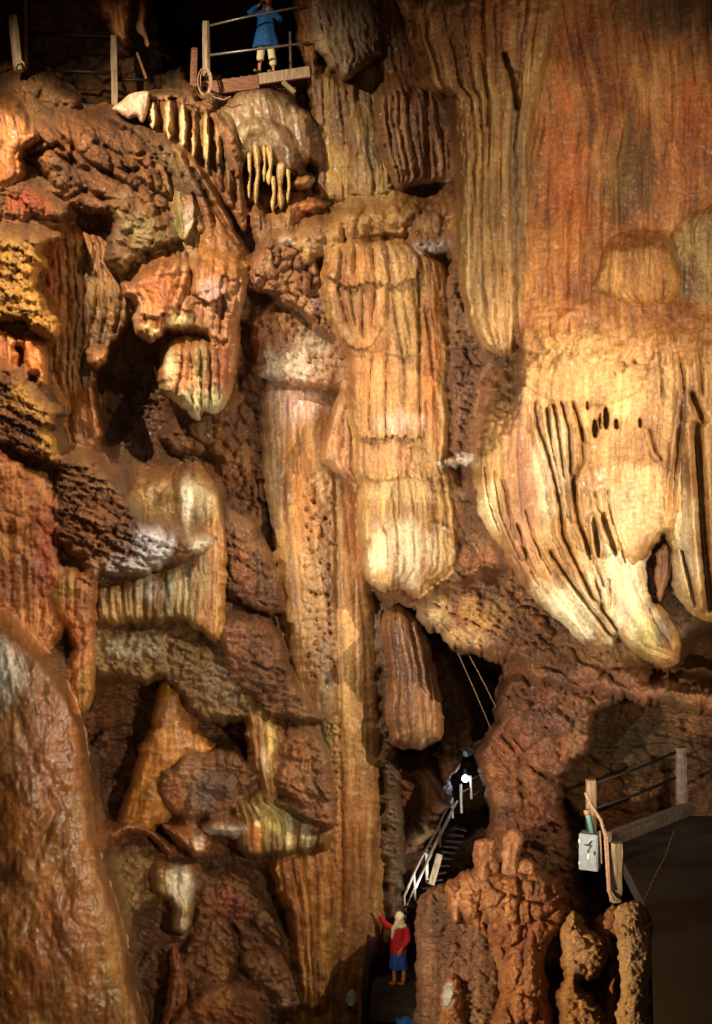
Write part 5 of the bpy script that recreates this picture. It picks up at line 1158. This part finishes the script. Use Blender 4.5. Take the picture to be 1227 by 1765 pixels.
# red-jumpered visitor at the foot of the tall column
f2 = Vector((-.7, .7, 0)).normalized()
DP = 28.6
p2 = person('person in a red jumper and blue skirt reaching up to the tall column', V3(687, 1700, DP), 1.72, (-.19, 0, 1.36), (-.34, -.02, 1.5), (-.46, -.02, 1.70), (.18, 0, 1.36), (.22, -.05, 1.12), (.05, -.17, .92), ((0, 0, 0, 0), (.02, -.02, .02, 0)), f2)
cloth('jumper', [(1.45, 0, 0, .07, .07), (1.41, 0, 0, .15, .10), (1.36, 0, 0, .185, .125), (1.22, 0, 0, .18, .14), (1.05, 0, 0, .18, .145), (.92, 0, 0, .19, .155), (.78, 0, 0, .20, .16)],
      [([(-.17, 0, 1.36), (-.26, -.01, 1.43), (-.34, -.02, 1.50)], [.085, .076, .07]), ([(-.34, -.02, 1.50), (-.40, -.02, 1.60), (-.44, -.02, 1.665)], [.07, .058, .048]),
       ([(.17, 0, 1.36), (.20, -.02, 1.24), (.225, -.05, 1.11)], [.085, .078, .07]), ([(.225, -.05, 1.11), (.14, -.12, 1.02), (.085, -.155, .955)], [.07, .058, .046])], M_RED, p2, 9, .012)
cloth('skirt', [(.90, 0, 0, .165, .14), (.74, 0, 0, .195, .165), (.58, 0, 0, .205, .18), (.42, 0, 0, .22, .19)], [], M_NAVY, p2, 11, .02)
def ellipsoid(name, blobs, mat, root):
    bm = bmesh.new()
    for (x, y, z, rx, ry, rz) in blobs:
        q = bmesh.ops.create_icosphere(bm, subdivisions=3, radius=1)['verts']
        for v in q: v.co = Vector((x + v.co.x * rx, y + v.co.y * ry, z + v.co.z * rz))
    o = mk(name, bm, mat, smooth=True)
    m = o.modifiers.new('r', 'REMESH'); m.mode = 'VOXEL'; m.voxel_size = .016; m.use_smooth_shade = True
    dg = bpy.context.evaluated_depsgraph_get(); nm = bpy.data.meshes.new_from_object(o.evaluated_get(dg)); o.modifiers.clear(); o.data = nm; o.data.materials.clear(); o.data.materials.append(mat)
    o.parent = root; return o
ellipsoid('headscarf', [(.02, -.01, 1.62, .115, .12, .14), (.03, .0, 1.52, .125, .12, .12), (.05, 0, 1.43, .15, .13, .07), (-.06, -.06, 1.43, .07, .09, .08), (-.13, -.08, 1.33, .05, .07, .12), (-.15, -.08, 1.22, .035, .05, .09)], M_CREAM, p2)
ellipsoid('hair', [(.035, .045, 1.635, .095, .095, .11), (.04, .06, 1.55, .08, .06, .09)], M_HAIR, p1)
for s in (-1, 1):
    garment('boot', [(s * .1, 0, .22, .05), (s * .1, 0, .06, .05), (s * .1 + f2.x * .1, f2.y * .1, .035, .05, .036), (s * .1 + f2.x * .18, f2.y * .18, .03, .042, .028)], [(0, 1), (1, 2), (2, 3)], M_TSHOE, p2)

# ---- path with the stair behind it
def slab(name, pts, z, th, mat, kind='structure'):
    bm = bmesh.new(); a = [bm.verts.new((x, y, z)) for x, y in pts]; b = [bm.verts.new((x, y, z - th)) for x, y in pts]; n = len(pts)
    bm.faces.new(a); bm.faces.new(b[::-1])
    for i in range(n): bm.faces.new((a[i], b[i], b[(i + 1) % n], a[(i + 1) % n]))
    o = mk(name, bm, mat); o['kind'] = kind; return o
fz = V3(687, 1698, DP).z
slab('path', [(.3, 27.4), (2.2, 27.2), (2.5, 31.5), (.6, 31.5)], fz - .004, .35, M_STONE)

def wpt(px, py, t): return V3(px, py, 30.2 + 3.0 * t)   # t 0 at the stair foot, 1 at the top
left = [(697, 1545, 0), (714, 1504, .2), (725, 1481, .35), (740, 1455, .5), (757, 1421, .72), (766, 1401, .86), (780, 1376, 1)]
right = [(716, 1530, 0), (731, 1497, .2), (738, 1478, .35), (752, 1450, .5), (765, 1425, .72), (776, 1403, .86), (788, 1381, 1)]
sw = thing('stairway', 'steep stair with white handrails climbing to the lit bulb', 'stairs', wpt(706, 1570, 0))
bars('handrail', [[wpt(*p) for p in left]], .034, M_WHITE, sw)
bars('handrail', [[wpt(*p) for p in right]], .034, M_WHITE, sw)
bars('lower_rail', [[wpt(p[0] + 1, p[1] + 24, p[2]) for p in left]], .022, M_WHITE, sw)
for (px, py, t, l, r_) in ((794, 1352, 1, 49, .038), (811, 1337, 1.1, 40, .034), (735, 1464, .42, 58, .045), (757, 1420, .7, 40, .03), (714, 1502, .2, 50, .03), (779, 1376, .98, 34, .026), (697, 1545, 0, 36, .026)):
    bars('stanchion', [[wpt(px, py, t), wpt(px + 1.5, py + l, t)]], r_, M_WHITE, sw)
bars('rail', [[wpt(794, 1367, 1), wpt(811, 1358, 1.1)], [wpt(811, 1374, 1.1), wpt(838, 1355, 1.3)], [wpt(811, 1344, 1.1), wpt(838, 1330, 1.3)]], .022, M_DWOOD, sw)
for k in range(15):
    t = k / 14; i = min(int(t * 6), 5); q = t * 6 - i
    a = wpt(*[left[i][c] * (1 - q) + left[i + 1][c] * q for c in range(3)]); b = wpt(*[right[i][c] * (1 - q) + right[i + 1][c] * q for c in range(3)])
    bm = bmesh.new(); dz = Vector((0, 0, -.78))
    beam(bm, a + dz, b + dz + Vector((.25, 0, 0)), .3, .05); child(mk('step', bm, M_STONE), sw)
bm = bmesh.new(); beam(bm, wpt(758, 1472, .35), wpt(743, 1525, .3), .05, .17, up=Vector((1, 0, .1)))
child(mk('side_board', bm, M_WOOD), sw)
# the lit bulb
lb = V3(802, 1342, 33.4)
bulb = thing('lamp', 'lit bluish white bulb at the head of the stair', 'lamp', lb)
bm = bmesh.new(); bmesh.ops.create_uvsphere(bm, u_segments=16, v_segments=10, radius=.10); bmesh.ops.translate(bm, verts=bm.verts, vec=lb); child(mk('glass_bulb', bm, M_BULB, smooth=True), bulb)
bm = bmesh.new(); tube(bm, [lb + Vector((0, .1, .10)), lb + Vector((0, .1, .26))], [.06, .05], 10); child(mk('socket', bm, M_BLACK), bulb)
d = bpy.data.lights.new('bulb_light', 'POINT'); d.energy = 3.5; d.color = (.82, .9, 1); d.shadow_soft_size = .3
o = bpy.data.objects.new('bulb_light', d); COL.objects.link(o); o.location = lb + Vector((0, -.35, 0))
# four tiny bulbs on a rack
rk = thing('lamp_rack', 'little rack carrying four tiny white bulbs above the lit bulb', 'lamp rack', V3(806, 1296, 32.6))
bars('rack_bar', [[V3(789, 1294, 32.6), V3(824, 1298, 32.6)]], .02, M_BLACK, rk)
for px, py in ((793, 1288), (802, 1290), (810, 1291), (820, 1292)):
    bm = bmesh.new(); tube(bm, [V3(px, py + 5, 32.6), V3(px, py + 2, 32.6), V3(px - 1, py - 4, 32.6)], [.05, .045, .02], 8); child(mk('small_bulb', bm, M_DIM, smooth=True), rk)
# cables slanting across the dark gap
for pts, lab in (([(789, 1125), (818, 1190), (846, 1256)], 'left of two thin cables slanting across the dark gap'), ([(809, 1130), (838, 1185), (866, 1242)], 'right of two thin cables slanting across the dark gap')):
    bm = bmesh.new(); tube(bm, [V3(x, y, 28.6) for x, y in pts], .012, 6); o = mk('cable', bm, M_CAB, smooth=True); o['label'] = lab; o['category'] = 'cable'

# ---- bottom centre: small floodlight, stake, pole
fl = thing('flood_lamp', 'small grey shaded spotlight at the foot of the tall column', 'spotlight', V3(606, 1738, 27.3))
c = V3(606, 1722, 27.3); bm = bmesh.new(); tube(bm, [c + Vector((.02, 0, .2)), c + Vector((0, 0, .1)), c + Vector((-.02, -.02, -.06))], [.05, .11, .13], 14); child(mk('shade', bm, M_BOX), fl)
bm = bmesh.new(); tube(bm, [c + Vector((-.02, -.03, -.06)), c + Vector((-.02, -.05, -.13))], [.1, .05], 12); child(mk('lens', bm, M_WHITE), fl)
bars('flex', [[c + Vector((.0, 0, -.12)), c + Vector((.04, 0, -.22)), c + Vector((.09, 0, -.3))]], .014, M_RED, fl)
o = post_part('wooden_post', V3(618, 1850, 27.2), V3(620, 1722, 27.2), .1, M_DWOOD, None, seed=31); o['label'] = 'pale thin post beside the small grey spotlight'; o['category'] = 'post'
bm = bmesh.new(); beam(bm, V3(636, 1615, 27.6), V3(622, 1850, 27.6), .3, .09, up=Vector((1, 0, 0))); o = mk('dark_pole', bm, M_BLACK); o['label'] = 'leaning black pole between the tall column and the red-jumpered person'; o['category'] = 'pole'
bm = bmesh.new(); gd = bmesh.ops.create_grid(bm, x_segments=10, y_segments=4, size=.5)
for v in bm.verts: v.co = Vector((v.co.x * .9, v.co.y * .5, .07 * math.sin(v.co.x * 19) + .05 * math.cos(v.co.y * 17 + v.co.x * 8)))
bmesh.ops.solidify(bm, geom=bm.faces[:], thickness=.02)
bmesh.ops.rotate(bm, verts=bm.verts, cent=(0, 0, 0), matrix=__import__('mathutils').Matrix.Rotation(.9, 3, 'X'))
bmesh.ops.translate(bm, verts=bm.verts, vec=V3(718, 1774, 27)); o = mk('tarpaulin', bm, M_BLUE, smooth=True); o['label'] = 'crumpled blue sheet at the bottom edge left of the wrinkled mound'; o['category'] = 'sheet'

# ---- lower right platform
ZP = 5.95
def onp(px, py): 
    D = (HC - ZP) / ((py - CY) / F); return ((px - CX) / F * D, D)
slab('platform_floor', [onp(1060, 1456), onp(1186, 1406), onp(1500, 1406), onp(1700, 1950), onp(1131, 1950), onp(1127, 1760), onp(1122, 1580)], ZP, .3, M_CONC)
a, b = onp(1056, 1452), onp(1188, 1400)
kb = bmesh.new(); beam(kb, (a[0], a[1], ZP + .09), (b[0], b[1], ZP + .09), .34, .22, bev=.02); o = mk('kerb', kb, M_KERB); o['kind'] = 'structure'
pr = thing('railing', 'dark sagging rails between stone posts along the lower right platform', 'railing', (*onp(1120, 1430), ZP))
DA, DB = 26.3, onp(1174, 1400)[1] + .15
post_part('post', V3(1019, 1470, DA + 1), V3(1019, 1344, DA + 1), .24, M_WOOD, pr, 'flat-topped brown post above the metal box', seed=40)
post_part('post', V3(1174, 1392, DB), V3(1173, 1288, DB), .27, M_KERB, pr, 'square grey post at the corner of the platform', seed=41)
post_part('post', V3(1060, 1554, 24.6), V3(1061, 1452, 24.6), .25, M_WOOD, pr, 'pale near post with a whitewashed face', seed=42)
bars('rail', [[V3(1029, 1349, DA + 1), V3(1095, 1326, DB - .6), V3(1166, 1296, DB)]], .035, M_BLACK, pr)
bars('rail', [[V3(1029, 1392, DA + 1), V3(1100, 1368, DB - .6), V3(1166, 1340, DB)]], .035, M_BLACK, pr)
bars('rail', [[V3(1180, 1300, DB), V3(1260, 1330, DB - 1)]], .03, M_BLACK, pr)
# electric box with its lightning sign
DX = 24.9
bx = thing('electric_box', 'grey metal electric box with a black lightning arrow, hung on the railing', 'electric box', V3(1015, 1497, DX))
w, h_ = 33 / F * DX, 62 / F * DX; c = V3(1017, 1466, DX)
bm = bmesh.new(); bmesh.ops.create_cube(bm, size=1); bmesh.ops.scale(bm, vec=(w, .34, h_), verts=bm.verts); bmesh.ops.bevel(bm, geom=bm.edges[:], offset=.015, segments=2, affect='EDGES')
import mathutils
RZ = mathutils.Matrix.Rotation(math.radians(-24), 3, 'Z')
bmesh.ops.rotate(bm, verts=bm.verts, cent=(0, 0, 0), matrix=RZ); bmesh.ops.translate(bm, verts=bm.verts, vec=c)
child(mk('case', bm, M_BOX), bx)
def plate(pts, th, y0, mat, name):
    bm = bmesh.new(); f = [bm.verts.new((x, y0 - th, z)) for x, z in pts]; b = [bm.verts.new((x, y0, z)) for x, z in pts]; n = len(pts)
    bm.faces.new(f); bm.faces.new(b[::-1])
    for i in range(n): bm.faces.new((f[i], b[i], b[(i + 1) % n], f[(i + 1) % n]))
    bmesh.ops.rotate(bm, verts=bm.verts, cent=(0, 0, 0), matrix=RZ); bmesh.ops.translate(bm, verts=bm.verts, vec=c); return child(mk(name, bm, mat), bx)
plate([(-w * .43, -h_ * .44), (w * .43, -h_ * .44), (w * .43, h_ * .44), (-w * .43, h_ * .44)], .012, -.17, M_BOX, 'door')
zz = [(.10, .30), (.02, .14), (.09, .15), (-.02, -.06), (.015, -.055), (-.045, -.17), (-.06, -.02), (-.03, -.035), (.01, .10), (-.06, .09), (-.16, .12), (-.15, .15), (-.04, .16), (.05, .30)]
plate([(x * .75 + .03, z * .6 + .08) for x, z in zz], .006, -.184, M_BLACK, 'lightning_arrow')
plate([(-.0, -.02), (.035, .0), (.015, -.13), (-.02, -.12)], .006, -.192, M_WHITE, 'lightning_highlight')
for zz_ in (.3, -.3):
    plate([(-w * .5, h_ * zz_ - .04), (-w * .38, h_ * zz_ - .04), (-w * .38, h_ * zz_ + .04), (-w * .5, h_ * zz_ + .04)], .008, -.186, M_STEEL, 'hinge')
plate([(w * .3, -.03), (w * .38, -.03), (w * .38, .05), (w * .3, .05)], .02, -.184, M_BLACK, 'latch')
bars('conduit', [[V3(1012, 1400, DX), V3(1015, 1410, DX), V3(1021, 1436, DX)]], .055, M_TEAL, bx)
bars('conduit_collar', [[V3(1011, 1396, DX), V3(1013, 1404, DX)]], .066, M_CAB, bx)
bars('cable', [[V3(1034, 1432, DX - .2), V3(1036, 1460, DX - .2), V3(1037, 1488, DX - .2)]], .02, M_CAB, bx)
bars('cable', [[V3(1009, 1366, DX), V3(1018, 1386, DX), V3(1036, 1414, DX - .2), V3(1043, 1441, DX - .3), V3(1046, 1486, DX - .4), V3(1049, 1536, DX - .5), V3(1058, 1553, DX - .6)]], .036, M_CAB, bx)
bars('cable', [[V3(1012, 1372, DX), V3(1024, 1392, DX), V3(1039, 1420, DX - .2), V3(1047, 1445, DX - .35), V3(1049, 1486, DX - .45), V3(1052, 1536, DX - .55)]], .022, M_CAB, bx)
ch = bmesh.new(); L = [V3(1162, 1432, 23), V3(1146, 1478, 22.6), V3(1128, 1512, 22.2), V3(1110, 1552, 21.6)]
for i in range(3):
    for k in range(5):
        a = L[i].lerp(L[i + 1], k / 5); b = L[i].lerp(L[i + 1], (k + .7) / 5); tube(ch, [a, b], .013, 6)
o = mk('chain', ch, plain('rusty_chain', '4a2a1c', .7)); o['label'] = 'rusty chain slanting across the dark platform to the scaly stalagmite'; o['category'] = 'chain'
for o in bpy.data.objects:
    if o.name.startswith('person') and o.type == 'EMPTY': pass
